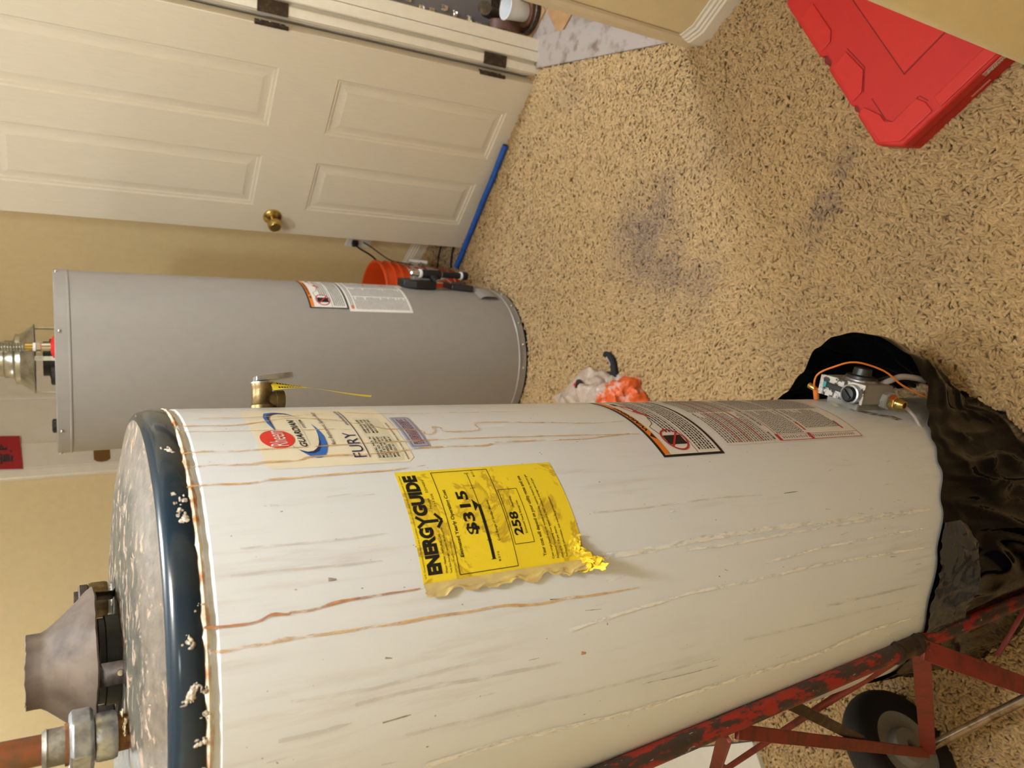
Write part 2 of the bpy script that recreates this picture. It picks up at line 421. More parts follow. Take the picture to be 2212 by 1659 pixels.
# wall with the doorway: beyond the hinge, over the opening, and the bullnose stub on the near side
S_N, S_H = 0.085, 0.868
dw = thing('wall_doorway', W0, kind='structure')
b = MB(); b.obox(W0 + D15 * (S_H + 0.02), D15 * (0.98 - S_H + 0.06), N15 * 0.115, Z * CEIL); b.obj('wall_piece', 'wall_paint', dw, 0)
b = MB(); b.obox(W0 + D15 * (S_N - 0.02) + Z * 2.06, D15 * (S_H - S_N + 0.04), N15 * 0.115, Z * (CEIL - 2.06)); b.obj('lintel', 'wall_paint', dw, 0)
DH = V(0.5, -0.8660254, 0); NH = V(0.8660254, 0.5, 0)
def bull(o, d1, n1, d2, n2, l1, l2, th, rad, z1=CEIL):
    """plan outline of a wall that turns with a rounded corner at o: l1 along d1, l2 along d2; n1/n2 point into the wall"""
    pts = [o + d1 * l1 + n1 * th, o + d1 * l1]
    a, c = o + d1 * rad, o + d2 * rad
    for k in range(9):
        t = k / 8; pts.append((a * (1 - t) + o * t) * (1 - t) + (o * (1 - t) + c * t) * t)
    pts += [o + d2 * l2, o + d2 * l2 + n2 * th]
    # inner corner
    A = o + n1 * th; B = o + n2 * th
    den = d1.x * (-d2.y) - d1.y * (-d2.x); rx, ry = (B - A).x, (B - A).y
    tt = (rx * (-d2.y) - ry * (-d2.x)) / den if abs(den) > 1e-6 else 0
    pts.append(A + d1 * tt)
    return pts
def prism_world(pts, h, z0=0.0):
    q = [(p.x, p.y) for p in pts]; b = MB(); b.prism(q, (0, 0, z0), (1, 0, 0), (0, 1, 0), (0, 0, h)); return b
b = prism_world(bull(W0, D15, N15, DH, NH, S_N - 0.02, 1.9, 0.115, 0.05), CEIL); b.obj('wall_hall', 'wall_paint', kind='structure', smooth=30)
# wall corner close to the camera on the right
NC = V(0.302, 0.362, 0)
q = [NC + V(0.866, 0.5, 0) * 0.13]
o_, d1, d2 = NC, V(0.866, 0.5, 0), V(0.5, -0.866, 0)
pts = [o_ + d1 * 0.12 + d2 * 1.6, o_ + d1 * 0.12]
for k in range(9):
    t = k / 8; a, c = o_ + d1 * 0.02, o_ + d2 * 0.02; pts.append((a * (1 - t) + o_ * t) * (1 - t) + (o_ * (1 - t) + c * t) * t)
pts.append(o_ + d2 * 1.6)
prism_world(pts, CEIL).obj('wall_near', 'wall_paint', kind='structure', smooth=30)
# baseboards: stepped white profile
BP = [(0, 0), (0.016, 0), (0.016, 0.055), (0.0125, 0.060), (0.0125, 0.066), (0.009, 0.070), (0.009, 0.077), (0.005, 0.082), (0.004, 0.09), (0, 0.09)]
def baseboard(name, path, outs):
    """sweep BP along the plan path; outs = direction into the room at each path point (scaled for mitre)"""
    b = MB(); n = len(BP); vs = []
    for p, o in zip(path, outs): vs += [p + o * r + Z * z for r, z in BP]
    fs = []
    for i in range(len(path) - 1):
        for k in range(n): fs.append((i * n + k, i * n + (k + 1) % n, (i + 1) * n + (k + 1) % n, (i + 1) * n + k))
    fs += [tuple(range(n)), tuple((len(path) - 1) * n + k for k in range(n - 1, -1, -1))]
    b.add(vs, fs); bm = bmesh.new(); return b.obj(name, 'trim_white', kind='structure', smooth=30)
c1, c2 = W0 + D15 * 0.022, W0 + DH * 0.022
mid = lambda a, c: ((a + c) / (a + c).length) / math.cos(a.angle(c) / 2)
nm = (-N15 - NH).normalized()
baseboard('baseboard_hall', [W0 + D15 * 0.03, c1, c2, W0 + DH * 1.8], [-N15, mid(-N15, nm), mid(nm, -NH), -NH])
baseboard('baseboard_right', [W1 + D30 * 0.03, W1 + D30 * 1.93], [-N30, -N30])
baseboard('baseboard_back', [KC + DB * 0.66, KC + DB * 3.1], [-NB, -NB])
# door casing and jambs of the doorway
def casing(name, s0, s1, m, out=0.016):
    b = MB(); w = s1 - s0
    pr = [(0, 0), (w, 0), (w, out * 0.55), (w * 0.82, out), (w * 0.35, out * 0.8), (w * 0.25, out * 0.95), (w * 0.08, out * 0.6), (0, out * 0.45)]
    b.prism(pr, W0 + D15 * s0, D15, -N15, Z * 2.09); return b.obj(name, m, kind='structure', smooth=25)
casing('trim_1', 0.028, 0.085, 'trim_cream')
casing('trim_2', S_H + 0.006, S_H + 0.066, 'trim_white')
jt = thing('trim_3', W0 + D15 * S_H, kind='structure')
JF = W0 + D15 * S_H - N15 * 0.014                      # front edge of hinge jamb face
b = MB(); b.obox(JF, N15 * 0.119, D15 * 0.02, Z * 2.06); b.obj('jamb', 'trim_white', jt, 0, bevel=0.002)
b = MB(); b.obox(JF + N15 * 0.003, N15 * 0.028, D15 * -0.012, Z * 2.05); b.obj('rabbet', 'trim_white', jt, 0, bevel=0.0015)
b = MB(); b.obox(JF + N15 * 0.042, N15 * 0.034, D15 * -0.022, Z * 2.05); b.obj('door_stop', 'trim_white', jt, 0, bevel=0.004)
b = MB(); b.obox(JF + N15 * 0.079, N15 * 0.040, D15 * -0.015, Z * 2.05); b.obj('jamb_extension', 'trim_white', jt, 0, bevel=0.002)
jn = thing('trim_4', W0 + D15 * S_N, kind='structure')
JN = W0 + D15 * S_N - N15 * 0.014
b = MB(); b.obox(JN, N15 * 0.145, D15 * -0.018, Z * 2.06); b.obj('jamb', 'trim_cream', jn, 0, bevel=0.002)
b = MB(); b.obox(JN + N15 * 0.044, N15 * 0.036, D15 * 0.012, Z * 2.05); b.obj('door_stop', 'trim_cream', jn, 0, bevel=0.003)

# ------------------------------------------------------------------ open six-panel door
HB = V(1.105, 2.276, 0); DE = (V(0.608, 2.885, 0) - HB).normalized(); DN = V(-DE.y, DE.x, 0)
if DN.dot(HB) > 0: DN = -DN                                      # DN towards the camera
DW, DZ0, DZ1, DT = 0.787, 0.012, 2.03, 0.044
door = thing('door_1', HB, kind='structure')
us = [0, 0.127, 0.338, 0.456, 0.668, DW]; zs = [DZ0, 0.072, 0.727, 0.919, 1.70, 1.79, 1.93, DZ1]
b = MB()
for i in range(5):
    for j in range(7):
        if i in (1, 3) and j in (1, 3, 5): continue
        b.add([HB + DE * us[i] + Z * zs[j], HB + DE * us[i + 1] + Z * zs[j], HB + DE * us[i + 1] + Z * zs[j + 1], HB + DE * us[i] + Z * zs[j + 1]], [(0, 1, 2, 3)])
A = lambda u, d, z: HB + DE * u - DN * d + Z * z
b.add([A(0, DT, DZ0), A(DW, DT, DZ0), A(DW, DT, DZ1), A(0, DT, DZ1)], [(3, 2, 1, 0)])
for (u0, z0), (u1, z1) in (((0, DZ0), (DW, DZ0)), ((DW, DZ0), (DW, DZ1)), ((DW, DZ1), (0, DZ1)), ((0, DZ1), (0, DZ0))):
    b.add([A(u0, 0, z0), A(u1, 0, z1), A(u1, DT, z1), A(u0, DT, z0)], [(0, 3, 2, 1)])
b.obj('slab', 'door_white', door, 20)
for i in (1, 3):
    for j in (1, 3, 5):
        b = MB(); rings = [(0, 0), (0.004, 0.0035), (0.012, 0.0045), (0.0145, 0.0085), (0.019, 0.0085), (0.042, 0.002), (0.0425, 0.0012)]
        vs = []
        for ins, dep in rings:
            vs += [A(us[i] + ins, dep, zs[j] + ins), A(us[i + 1] - ins, dep, zs[j] + ins), A(us[i + 1] - ins, dep, zs[j + 1] - ins), A(us[i] + ins, dep, zs[j + 1] - ins)]
        fs = []
        for k in range(len(rings) - 1):
            for c in range(4): fs.append((k * 4 + c, k * 4 + (c + 1) % 4, k * 4 + 4 + (c + 1) % 4, k * 4 + 4 + c))
        fs.append(tuple(4 * (len(rings) - 1) + c for c in range(4)))
        b.add(vs, fs); b.obj('raised_panel', 'door_white', door, 18)
kn = A(0.713, 0, 0.841)
fr = frame(kn, DN)
b = MB(); b.lathe([(0, 0.0), (0.034, 0.0), (0.034, 0.003), (0.030, 0.008), (0.018, 0.012), (0.014, 0.014), (0, 0.014)], 32, fr)
ros = b.obj('knob_rosette', 'brass', door, 40)
b = MB(); b.lathe([(0, 0.012), (0.012, 0.012), (0.011, 0.022), (0.014, 0.03), (0.022, 0.036), (0.0255, 0.044), (0.025, 0.056), (0.021, 0.064), (0.019, 0.066), (0.018, 0.0645), (0, 0.0645)], 32, fr)
b.obj('knob', 'brass', door, 40)
HP = HB + DE * -0.004 + DN * 0.002
for zc in (0.193, 0.966, 1.78):
    h = thing_h = None
    b = MB(); b.tube([HP + Z * (zc - 0.05), HP + Z * (zc + 0.05)], 0.0065, 12)
    for k in (-0.03, -0.01, 0.01, 0.03): b.tube([HP + Z * (zc + k - 0.0008), HP + Z * (zc + k + 0.0008)], 0.0072, 12)
    hg = b.obj('hinge', 'bronze_hinge', door, 40, label='dark bronze butt hinge')
    b = MB(); jd = (JF + N15 * 0.005 - HP); jd.z = 0
    b.obox(JF - D15 * 0.0142 + N15 * -0.002 + Z * (zc - 0.046), N15 * 0.040, D15 * 0.004, Z * 0.092); b.obj('jamb_leaf', 'bronze_hinge', hg, 0, bevel=0.001)
    b = MB(); b.obox(HB - DE * 0.0018 + DN * 0.004 + Z * (zc - 0.046), DN * -0.03, DE * 0.003, Z * 0.092); b.obj('door_leaf', 'bronze_hinge', hg, 0, bevel=0.001)
    for k in (-0.03, 0.0, 0.03):
        b = MB(); p = HB - DE * 0.0018 - DN * (0.018 + 0.006 * (k == 0)) + Z * (zc + k); b.lathe([(0.004, 0), (0.003, 0.0015), (0, 0.0018)], 10, frame(p, -DE)); b.obj('screw', 'chrome', hg, 40)

# ------------------------------------------------------------------ white closet door with finger pull in the back wall
cdoor = thing('door_2', KC + DB * 0.3, kind='structure')
def bw(s, out, z): return KC + DB * s - NB * out + Z * z
b = MB(); b.obox(bw(0.03, 0.0, 0.012), DB * 0.47, -NB * 0.022, Z * 2.02); b.obj('rear_slab', 'closet_door_white', cdoor, 0, bevel=0.002)
b = MB(); b.obox(bw(0.24, 0.021, 0.012), DB * 0.022, -NB * 0.007, Z * 2.02); b.obj('bead', 'closet_door_white', cdoor, 0, bevel=0.003)
b = MB(); b.obox(bw(0.485, 0.0, 0.012), DB * 0.118, -NB * 0.034, Z * 2.02); b.obj('front_slab', 'closet_door_white', cdoor, 0, bevel=0.003)
b = MB()
pp = [(0.0, 0.0), (0.052, 0.0), (0.062, 0.012), (0.066, 0.032), (0.062, 0.052), (0.052, 0.064), (0.0, 0.064)]
b.prism([(x, y) for x, y in pp], bw(0.533, 0.033, 1.35), DB, Z, -NB * 0.004); b.obj('finger_pull', 'pull_brown', cdoor, 30)
b = MB(); b.obox(bw(0.600, 0.0, 0.0), DB * 0.045, -NB * 0.03, Z * 2.08); b.obj('casing', 'trim_white', cdoor, 0, bevel=0.006)
# red paper with brush writing taped to that door
pz = 1.672
b = MB()
fn = lambda i, j: bw(0.452 + 0.155 * i - 0.012 * j, 0.0375 + 0.004 * math.sin(3 * i + 2 * j) ** 2 + 0.003 * (1 - i) * (1 - j), pz + 0.012 * (1 - i) * (1 - j) ** 4 + 0.24 * j)
b.grid(fn, 12, 16); paper = b.obj('paper_slip', 'paper_red', None, 60, label='red paper slip with black brush characters taped to white closet door', cat='paper')
b = MB()
def stroke(b, pts, w):
    vs = []
    for k, (i, j) in enumerate(pts):
        a = pts[max(k - 1, 0)]; c = pts[min(k + 1, len(pts) - 1)]
        dx, dy = (c[0] - a[0]) * 0.155, (c[1] - a[1]) * 0.24; l = math.hypot(dx, dy) or 1
        ww = w * (0.6 + 0.4 * math.sin(PI * (k + 0.5) / len(pts)))
        for s in (-1, 1):
            ii, jj = i + s * (-dy / l) * ww / 0.155, j + s * (dx / l) * ww / 0.24
            vs.append(fn(ii, jj) - NB * 0.0009)
    b.add(vs, [(2 * k, 2 * k + 1, 2 * k + 3, 2 * k + 2) for k in range(len(pts) - 1)])
for st in ([(0.46, 0.16), (0.5, 0.17)], [(0.36, 0.22), (0.42, 0.27), (0.30, 0.31), (0.44, 0.36), (0.38, 0.42)], [(0.42, 0.22), (0.41, 0.40)],
           [(0.60, 0.15), (0.78, 0.16)], [(0.58, 0.20), (0.58, 0.27), (0.76, 0.27), (0.76, 0.20), (0.58, 0.20)], [(0.60, 0.235), (0.74, 0.235)],
           [(0.56, 0.31), (0.56, 0.43), (0.82, 0.43), (0.82, 0.31), (0.56, 0.31)], [(0.56, 0.37), (0.82, 0.37)], [(0.69, 0.31), (0.69, 0.43)]):
    stroke(b, st, 0.0045)
b.obj('brush_characters', 'ink_black', paper, 0)

# ------------------------------------------------------------------ utility closet behind the doorway
CB = W0 + N15 * 0.115
wall('wall_closet_back', CB + N15 * 0.9 - D15 * 0.5, D15, 2.2, N15, 0.1)
wall('wall_closet_far', CB + D15 * 1.55, N15, 0.95, D15, 0.1)
wall('wall_closet_near', CB - D15 * 0.45, N15, 0.95, -D15, 0.1)
tf = thing('floor_closet', CB + D15 * 0.4, kind='structure')
b = MB(); b.obox(CB - D15 * 0.45 - N15 * 0.1, N15 * 1.0, D15 * 2.0, Z * 0.006); b.obj('mortar_bed', 'tile_white', tf, 0)
b = MB()
th0 = CB - N15 * 0.108 + D15 * (S_N + 0.002)
pts = [(0, 0), (0.783, 0), (0.783, 0.112), (0, 0.112)]
b.prism(pts, th0 + Z * 0.004, D15, N15, Z * 0.018); b.obj('threshold', 'tile_white', tf, 0, bevel=0.003)
ts = 0.15; e1 = (D15 + N15).normalized(); e2 = (D15 - N15).normalized()
for i in range(-8, 9):
    for j in range(-8, 9):
        c = CB + D15 * 0.74 + N15 * 0.09 + e1 * (i * ts) + e2 * (j * ts)
        rel = c - CB; s_, t_ = rel.dot(D15), rel.dot(N15)
        if not (-0.4 < s_ < 1.15 and 0.03 < t_ < 0.82): continue
        b = MB(); w = ts - 0.006
        q = [c + e1 * (a * w / 2) + e2 * (d * w / 2) for a, d in ((-1, -1), (1, -1), (1, 1), (-1, 1))]
        b.prism([(p.x, p.y) for p in q], (0, 0, 0.004), (1, 0, 0), (0, 1, 0), (0, 0, 0.008))
        b.obj('tile', ['tile_tan', 'tile_white', 'tile_pink'][(i + 2 * j) % 3], tf, 0)
# grey sheet-metal cabinet with foil tape, and the things on the closet floor
fc = thing('furnace_cabinet', CB + D15 * 1.3 + N15 * 0.3, 'grey sheet metal cabinet edged with silver foil tape inside the closet', 'cabinet')
F0 = CB + D15 * 1.19 - N15 * 0.012
b = MB(); b.obox(F0 + Z * 0.05, N15 * 0.55, D15 * 0.32, Z * 1.6); b.obj('sheet_panel', 'sheet_grey', fc, 0, bevel=0.004)
b = MB(); b.obox(F0 + Z * 0.0065 + N15 * 0.01 + D15 * 0.01, N15 * 0.53, D15 * 0.3, Z * 0.05); b.obj('plinth', 'bronze_hinge', fc, 0)
random.seed(3)
for k in range(9):
    zc = 0.05 + k * 0.05 + random.uniform(-0.01, 0.01); p = F0 + N15 * random.uniform(0.085, 0.115) - D15 * 0.004 + Z * zc
    b = MB(); w, h = random.uniform(0.012, 0.03), random.uniform(0.014, 0.03)
    b.grid(lambda i, j: p + N15 * (w * (i - 0.5)) + Z * (h * (j - 0.5)) - D15 * (0.006 * abs(fbm((i * 3 + k, j * 3, k)))), 5, 5); b.obj('foil_tape', 'foil', fc, 0)
cp = CB + N15 * 0.092 + D15 * 0.945
b = MB(); b.lathe([(0, 0.001), (0.036, 0.0), (0.039, 0.005), (0.048, 0.088), (0.051, 0.089), (0.0515, 0.094), (0.048, 0.0945), (0.0455, 0.09), (0.037, 0.012), (0, 0.010)], 36, Matrix.Translation(cp + Z * 0.036) @ Matrix.Diagonal((0.84, 0.84, 0.92, 1)))
tub = thing('plastic_tub', cp + Z * 0.036, 'small white plastic tub standing on brown bracket in closet', 'tub')
b.obj('tub_wall', 'cup_white', tub, 50)
b = MB(); b.lathe([(0, 0.03), (0.032, 0.03)], 30, Matrix.Translation(cp + Z * 0.036)); b.obj('contents', 'cup_blue', tub, 0)
br = thing('pipe_saddle', cp, 'brown pipe saddle with bare copper edges under the white tub', 'bracket')
b = MB()
S0 = cp - N15 * 0.045 + D15 * 0.095
b.grid(lambda i, j: S0 + N15 * (-0.014 + 0.034 * j) + (D15 * math.cos(PI * (0.05 + 0.9 * i)) * 0.056) + Z * (0.012 + 0.115 * math.sin(PI * (0.05 + 0.9 * i))), 16, 2)
b.tube([S0 + D15 * 0.06 + Z * 0.012, S0 - D15 * 0.06 + Z * 0.012], 0.012, 8)
b.obj('saddle_arch', 'clay_brown', br, 40)
for k in (-1, 1):
    b = MB(); b.prism([(0, 0), (0.03, 0), (0.026, 0.022), (0.006, 0.034)], S0 + D15 * (k * 0.066) - N15 * 0.016 + Z * 0.007, N15, Z, D15 * 0.006); b.obj('copper_ear', 'copper', br, 0, label='bare copper edge')
b = MB(); b.lathe([(0, 0), (0.066, 0), (0.072, 0.006), (0.072, 0.02), (0.068, 0.022), (0.066, 0.01), (0, 0.01)], 40, Matrix.Translation(cp + Z * 0.0125)); b.obj('drip_dish', 'bronze_hinge', br, 40)
b = MB(); b.lathe([(0.0, 0.022), (0.05, 0.022), (0.05, 0.0355), (0, 0.0355)], 24, Matrix.Translation(cp + Z * 0.0)); b.obj('saddle_block', 'clay_brown', br, 40)
b = MB(); e0 = cp + N15 * 0.012 + D15 * 0.165 + Z * 0.02; q = smooth([e0, e0 + Z * 0.06, e0 + Z * 0.10 - D15 * 0.01, e0 + Z * 0.125 - D15 * 0.045], 4); b.tube(q, [0.022] * (len(q) - 1) + [0.026], 16); b.obj('pipe_elbow', 'bronze_hinge', None, 50, label='dark brown pipe elbow behind the white tub in the closet', cat='pipe elbow')

# ------------------------------------------------------------------ old white water heater (on the hand truck, leaning slightly)
AX = V(0.026, -0.0155, 1).normalized(); AP = V(-0.2842, 0.8636, 0.75); HR = 0.25
AXX = (V(1, 0, 0) - AX * AX.x).normalized(); AXY = AX.cross(AXX)
def hp(th, h, r=HR):
    t = math.radians(th); return AP + AX * (h - 0.75) + (AXX * math.cos(t) + AXY * math.sin(t)) * r
def her(th): t = math.radians(th); return AXX * math.cos(t) + AXY * math.sin(t)
def het(th): t = math.radians(th); return -AXX * math.sin(t) + AXY * math.cos(t)
HF = Matrix(((AXX.x, AXY.x, AX.x, 0), (AXX.y, AXY.y, AX.y, 0), (AXX.z, AXY.z, AX.z, 0), (0, 0, 0, 1)))
def hax(h): return Matrix.Translation(AP + AX * (h - 0.75)) @ HF
HB0 = 0.028
heater = thing('water_heater', hp(0, HB0, 0), 'old rust-streaked white water heater with dark blue cap strapped on the red hand truck', 'water heater', rot=HF.to_3x3())
b = MB(); prof = [(0, HB0), (0.235, HB0), (HR, HB0 + 0.012)] + [(HR, z) for z in np.linspace(0.06, 1.44, 24)] + [(HR, 1.452), (0.2465, 1.4545), (0.2465, 1.457), (0.2495, 1.459), (0.2495, 1.464), (0.244, 1.467), (0, 1.467)]
b.lathe([(r, z) for r, z in prof], 160, hax(0)); b.obj('jacket', 'jacket_white', heater, 30)
# vertical jacket seam
def ribbon(pts, w, r, name, m, par, taper=True, step=0.006, wob=0.0, seed=0, wj=0.35):
    """strip lying on the jacket along (theta, h) points"""
    P = []
    if len(pts) > 3:
        q_ = [pts[0]] + list(pts) + [pts[-1]]; sm = []
        for k in range(1, len(q_) - 2):
            p0, p1, p2, p3 = q_[k - 1], q_[k], q_[k + 1], q_[k + 2]
            for u in (0, 0.25, 0.5, 0.75):
                sm.append(tuple(0.5 * (2 * p1[c] + (p2[c] - p0[c]) * u + (2 * p0[c] - 5 * p1[c] + 4 * p2[c] - p3[c]) * u * u + (3 * p1[c] - p0[c] - 3 * p2[c] + p3[c]) * u ** 3) for c in (0, 1)))
        pts = sm + [pts[-1]]
    for k in range(len(pts) - 1):
        (t0, h0), (t1, h1) = pts[k], pts[k + 1]; L = math.hypot((t1 - t0) * PI / 180 * HR, h1 - h0); n = max(1, int(L / step))
        for q in range(n): u = q / n; P.append((t0 + (t1 - t0) * u, h0 + (h1 - h0) * u))
    P.append(pts[-1]); vs = []; N = len(P)
    for k, (t, h) in enumerate(P):
        a, c = P[max(k - 1, 0)], P[min(k + 1, N - 1)]
        dx, dy = (c[0] - a[0]) * PI / 180 * HR, c[1] - a[1]; l = math.hypot(dx, dy) or 1
        ww = w / 2 * (1 + wj * mnoise.noise((k * 0.35, seed, 0)) * 2)
        if taper: ww *= min(1, 0.35 + (N - 1 - k) / max(N * 0.25, 1))
        t = t + wob * mnoise.noise((k * 0.22, seed * 3.1, 5)) * 57.3 / HR
        for s in (-1, 1):
            vs.append(hp(t + s * (-dy / l) * ww / HR * 57.3, h + s * (dx / l) * ww, r))
    b = MB(); b.add(vs, [(2 * k, 2 * k + 2, 2 * k + 3, 2 * k + 1) for k in range(N - 1)]); return b.obj(name, m, par, 0)
STREAKS = [
 ('rust_streak', 0.0026, [(-20.4, 1.463), (-20.4, 1.437), (-20.7, 1.409), (-18.6, 1.376), (-17.3, 1.359), (-17.2, 1.341), (-19.2, 1.303), (-21.3, 1.289), (-23.5, 1.269), (-25.3, 1.256), (-25.6, 1.236), (-26.8, 1.217), (-28.3, 1.216), (-28.6, 1.209), (-27.1, 1.202), (-25.1, 1.201), (-25.5, 1.192), (-27.5, 1.189), (-27.4, 1.147), (-23.5, 1.143), (-23.5, 1.099), (-25.9, 0.976), (-25.1, 0.92)]),
 ('rust_streak', 0.0016, [(-23.4, 1.463), (-23.7, 1.411), (-24.3, 1.343), (-24.4, 1.311), (-25.1, 1.295)]),
 ('rust_streak', 0.0022, [(-32.3, 1.463), (-31.8, 1.445), (-32.2, 1.418), (-32.1, 1.397), (-31.7, 1.336), (-31.4, 1.29), (-31.3, 1.24), (-31.1, 1.215), (-31.1, 1.173), (-31.8, 1.041), (-32.8, 0.907)]),
 ('rust_streak', 0.0032, [(-37.0, 1.463), (-36.4, 1.441), (-36.9, 1.409), (-36.4, 1.396), (-36.4, 1.363), (-35.5, 1.352), (-35.4, 1.325), (-35.7, 1.293), (-34.8, 1.246), (-34.1, 1.22), (-34.6, 1.157), (-33.3, 1.127), (-33.8, 1.024), (-33.0, 0.973), (-32.4, 0.936)]),
 ('rust_streak', 0.0028, [(-42.4, 1.464), (-41.9, 1.457), (-42.3, 1.412), (-41.7, 1.397), (-41.6, 1.372), (-41.4, 1.332), (-41.2, 1.279), (-40.5, 1.237)]),
 ('rust_dark', 0.0027, [(-70.5, 1.463), (-70.8, 1.446), (-70.9, 1.423), (-70.2, 1.411), (-70.5, 1.398), (-70.2, 1.395), (-70.3, 1.378), (-69.6, 1.352), (-69.8, 1.323), (-69.7, 1.293), (-69.6, 1.278)]),
 ('rust_streak', 0.0030, [(-74.6, 1.461), (-74.9, 1.451), (-74.8, 1.436), (-75.0, 1.418), (-74.8, 1.401), (-75.3, 1.355), (-75.6, 1.326), (-75.8, 1.296), (-75.7, 1.266), (-76.0, 1.233), (-76.0, 1.199), (-77.0, 1.164), (-77.2, 1.116), (-77.6, 1.065), (-77.8, 1.022)]),
 ('lime_streak', 0.0075, [(-69.1, 1.088), (-69.3, 1.012), (-68.9, 0.94), (-68.7, 0.804), (-69.7, 0.643), (-70.7, 0.42)]),
 ('lime_streak', 0.0040, [(-70.9, 0.943), (-71.2, 0.851), (-70.9, 0.714), (-71.1, 0.425)]),
 ('lime_streak', 0.0042, [(-81.6, 0.955), (-81.8, 0.836), (-81.5, 0.698), (-83.2, 0.441)]),
 ('lime_streak', 0.0070, [(-106.6, 1.276), (-106.6, 1.198), (-108.1, 1.103), (-109.2, 1.038), (-109.4, 0.947), (-109.2, 0.839), (-109.5, 0.716), (-106.9, 0.599), (-106.7, 0.461)]),
 ('grey_smear', 0.0060, [(-89.3, 1.346), (-89.4, 1.286), (-90.4, 1.204), (-91.0, 1.131)]),
 ('lime_streak', 0.0040, [(-84.2, 1.12), (-82.9, 1.047), (-81.9, 0.957)]),
 ('lime_streak', 0.0038, [(-77.6, 0.803), (-76.6, 0.691), (-76.6, 0.425)]),
 ('grey_smear', 0.0055, [(-93.9, 0.702), (-94.8, 0.477)]),
 ('grey_smear', 0.0055, [(-92.6, 1.41), (-93.0, 1.373), (-92.6, 1.349)]),
 ('rust_streak', 0.0016, [(-13.4, 1.285), (-15.5, 1.242), (-15.8, 1.141), (-16.0, 1.041)]),
 ('rust_streak', 0.0018, [(-15.9, 1.438), (-15.6, 1.351), (-14.3, 1.31)]),
 ('grey_smear', 0.0040, [(-98.0, 1.30), (-99.0, 1.2), (-100.0, 1.06), (-100.5, 0.9)]),
 ('grey_smear', 0.0045, [(-86.0, 1.40), (-87.0, 1.33), (-86.5, 1.22)]),
 ('grey_smear', 0.0035, [(-62.0, 1.44), (-62.5, 1.37), (-63.0, 1.31)]),
 ('grey_smear', 0.0030, [(-57.0, 1.43), (-57.5, 1.35), (-57.2, 1.30)]),
 ('grey_smear', 0.0035, [(-58.0, 1.06), (-58.4, 0.98), (-58.0, 0.86), (-58.8, 0.78)]),
 ('grey_smear', 0.0040, [(-97.5, 0.86), (-98.4, 0.70), (-99.0, 0.52)]),
 ('soot_smear', 0.0012, [(-102.0, 1.02), (-102.6, 0.96), (-102.9, 0.9)]),
]
for k, (m, w, pts) in enumerate(STREAKS):
    ribbon(pts, w * (0.6 if m == 'grey_smear' else 0.78), HR + 0.00085 + 0.00002 * k, m, m, heater, seed=k, wob=0.0008)
random.seed(12)
for k in range(46):                                   # short scuffs and chips in the paint
    t, h = random.uniform(-112, -46), random.uniform(0.46, 1.43); L = random.uniform(0.004, 0.03)
    if -71 < t and 1.07 < h < 1.29: continue
    if -45 < t: continue
    ribbon([(t, h), (t + random.uniform(-0.6, 0.6), h - L)], random.uniform(0.0006, 0.0018), HR + 0.0003, 'scuff', random.choice(['grey_smear', 'grey_smear', 'soot_smear', 'lime_streak']), heater, seed=k + 40)
b = MB()                                              # caulk and rust bead under the cap
def bead(i, j):
    t = i * 360; a = j * 2 * PI; n = 1 + 0.55 * fbm((math.cos(i * 2 * PI) * 22, math.sin(i * 2 * PI) * 22, 1))
    return hp(t, 1.4612 + 0.0034 * n * math.sin(a), HR - 0.0022 + 0.0030 * n * math.cos(a))
b.grid(bead, 300, 8, wrap=True); b.obj('caulk_bead', 'caulk', heater, 60)
b = MB()
b.lathe([(0.2485, 1.462), (0.2505, 1.464), (0.2505, 1.479), (0.2485, 1.484), (0.2445, 1.4875), (0.239, 1.489)], 128, hax(0)); b.obj('cap_rim', 'dark_blue_enamel', heater, 50)
b = MB()
b.lathe([(0.2392, 1.489), (0.232, 1.4895), (0.215, 1.494), (0.19, 1.4985), (0.15, 1.5015), (0.08, 1.503), (0, 1.503)], 96, hax(0), jit=lambda r, z, a, j: (r, z + (0.0012 * fbm((math.cos(a) * r * 40, math.sin(a) * r * 40, 2)) if 0 < j else 0)))
b.obj('cap_top', 'cap_dust', heater, 60)
def crumb(name, c, n_, s, m, par, seed, out):
    b = MB(); random.seed(seed)
    for q in range(n_):
        p = V(c) + V(*[random.gauss(0, s) for _ in range(3)]) * 0.9; p -= out * (p - V(c)).dot(out) * 0.9; rr = s * random.uniform(0.18, 0.6)
        bm = bmesh.new(); bmesh.ops.create_icosphere(bm, subdivisions=2, radius=rr)
        sq = V(*[random.uniform(0.5, 1.5) for _ in range(3)])
        vs = [p + (lambda w: w - out * w.dot(out) * 0.6)(V(v.co.x * sq.x, v.co.y * sq.y, v.co.z * sq.z) * (1 + 0.9 * fbm(v.co * 420 + V(seed, q, 0)))) for v in bm.verts]; fs = [tuple(v.index for v in f.verts) for f in bm.faces]; bm.free()
        b.add(vs, fs)
    return b.obj(name, m, par, 60)
for k, (t, h, n_, s) in enumerate([(-30.4, 1.473, 9, 0.0026), (-45.5, 1.470, 14, 0.0032), (-48.6, 1.471, 12, 0.003), (-66.5, 1.466, 5, 0.002), (-72.5, 1.474, 12, 0.0028), (-80.4, 1.470, 16, 0.0036), (-82.2, 1.474, 8, 0.0026), (-89.0, 1.467, 9, 0.0028), (-85.0, 1.464, 6, 0.002), (-94.5, 1.467, 9, 0.0026)]):
    crumb('plaster_crumb', hp(t, h, HR + 0.001), n_, s, 'crumb', heater, 100 + k, her(t))
ribbon([(-65.2, 1.361), (-65.4, 1.354)], 0.0035, HR + 0.0006, 'scuff', 'soot_smear', heater, seed=3, wj=1.0)
ribbon([(-90.1, 1.106), (-90.3, 1.100)], 0.004, HR + 0.0006, 'scuff', 'rust_dark', heater, seed=5)
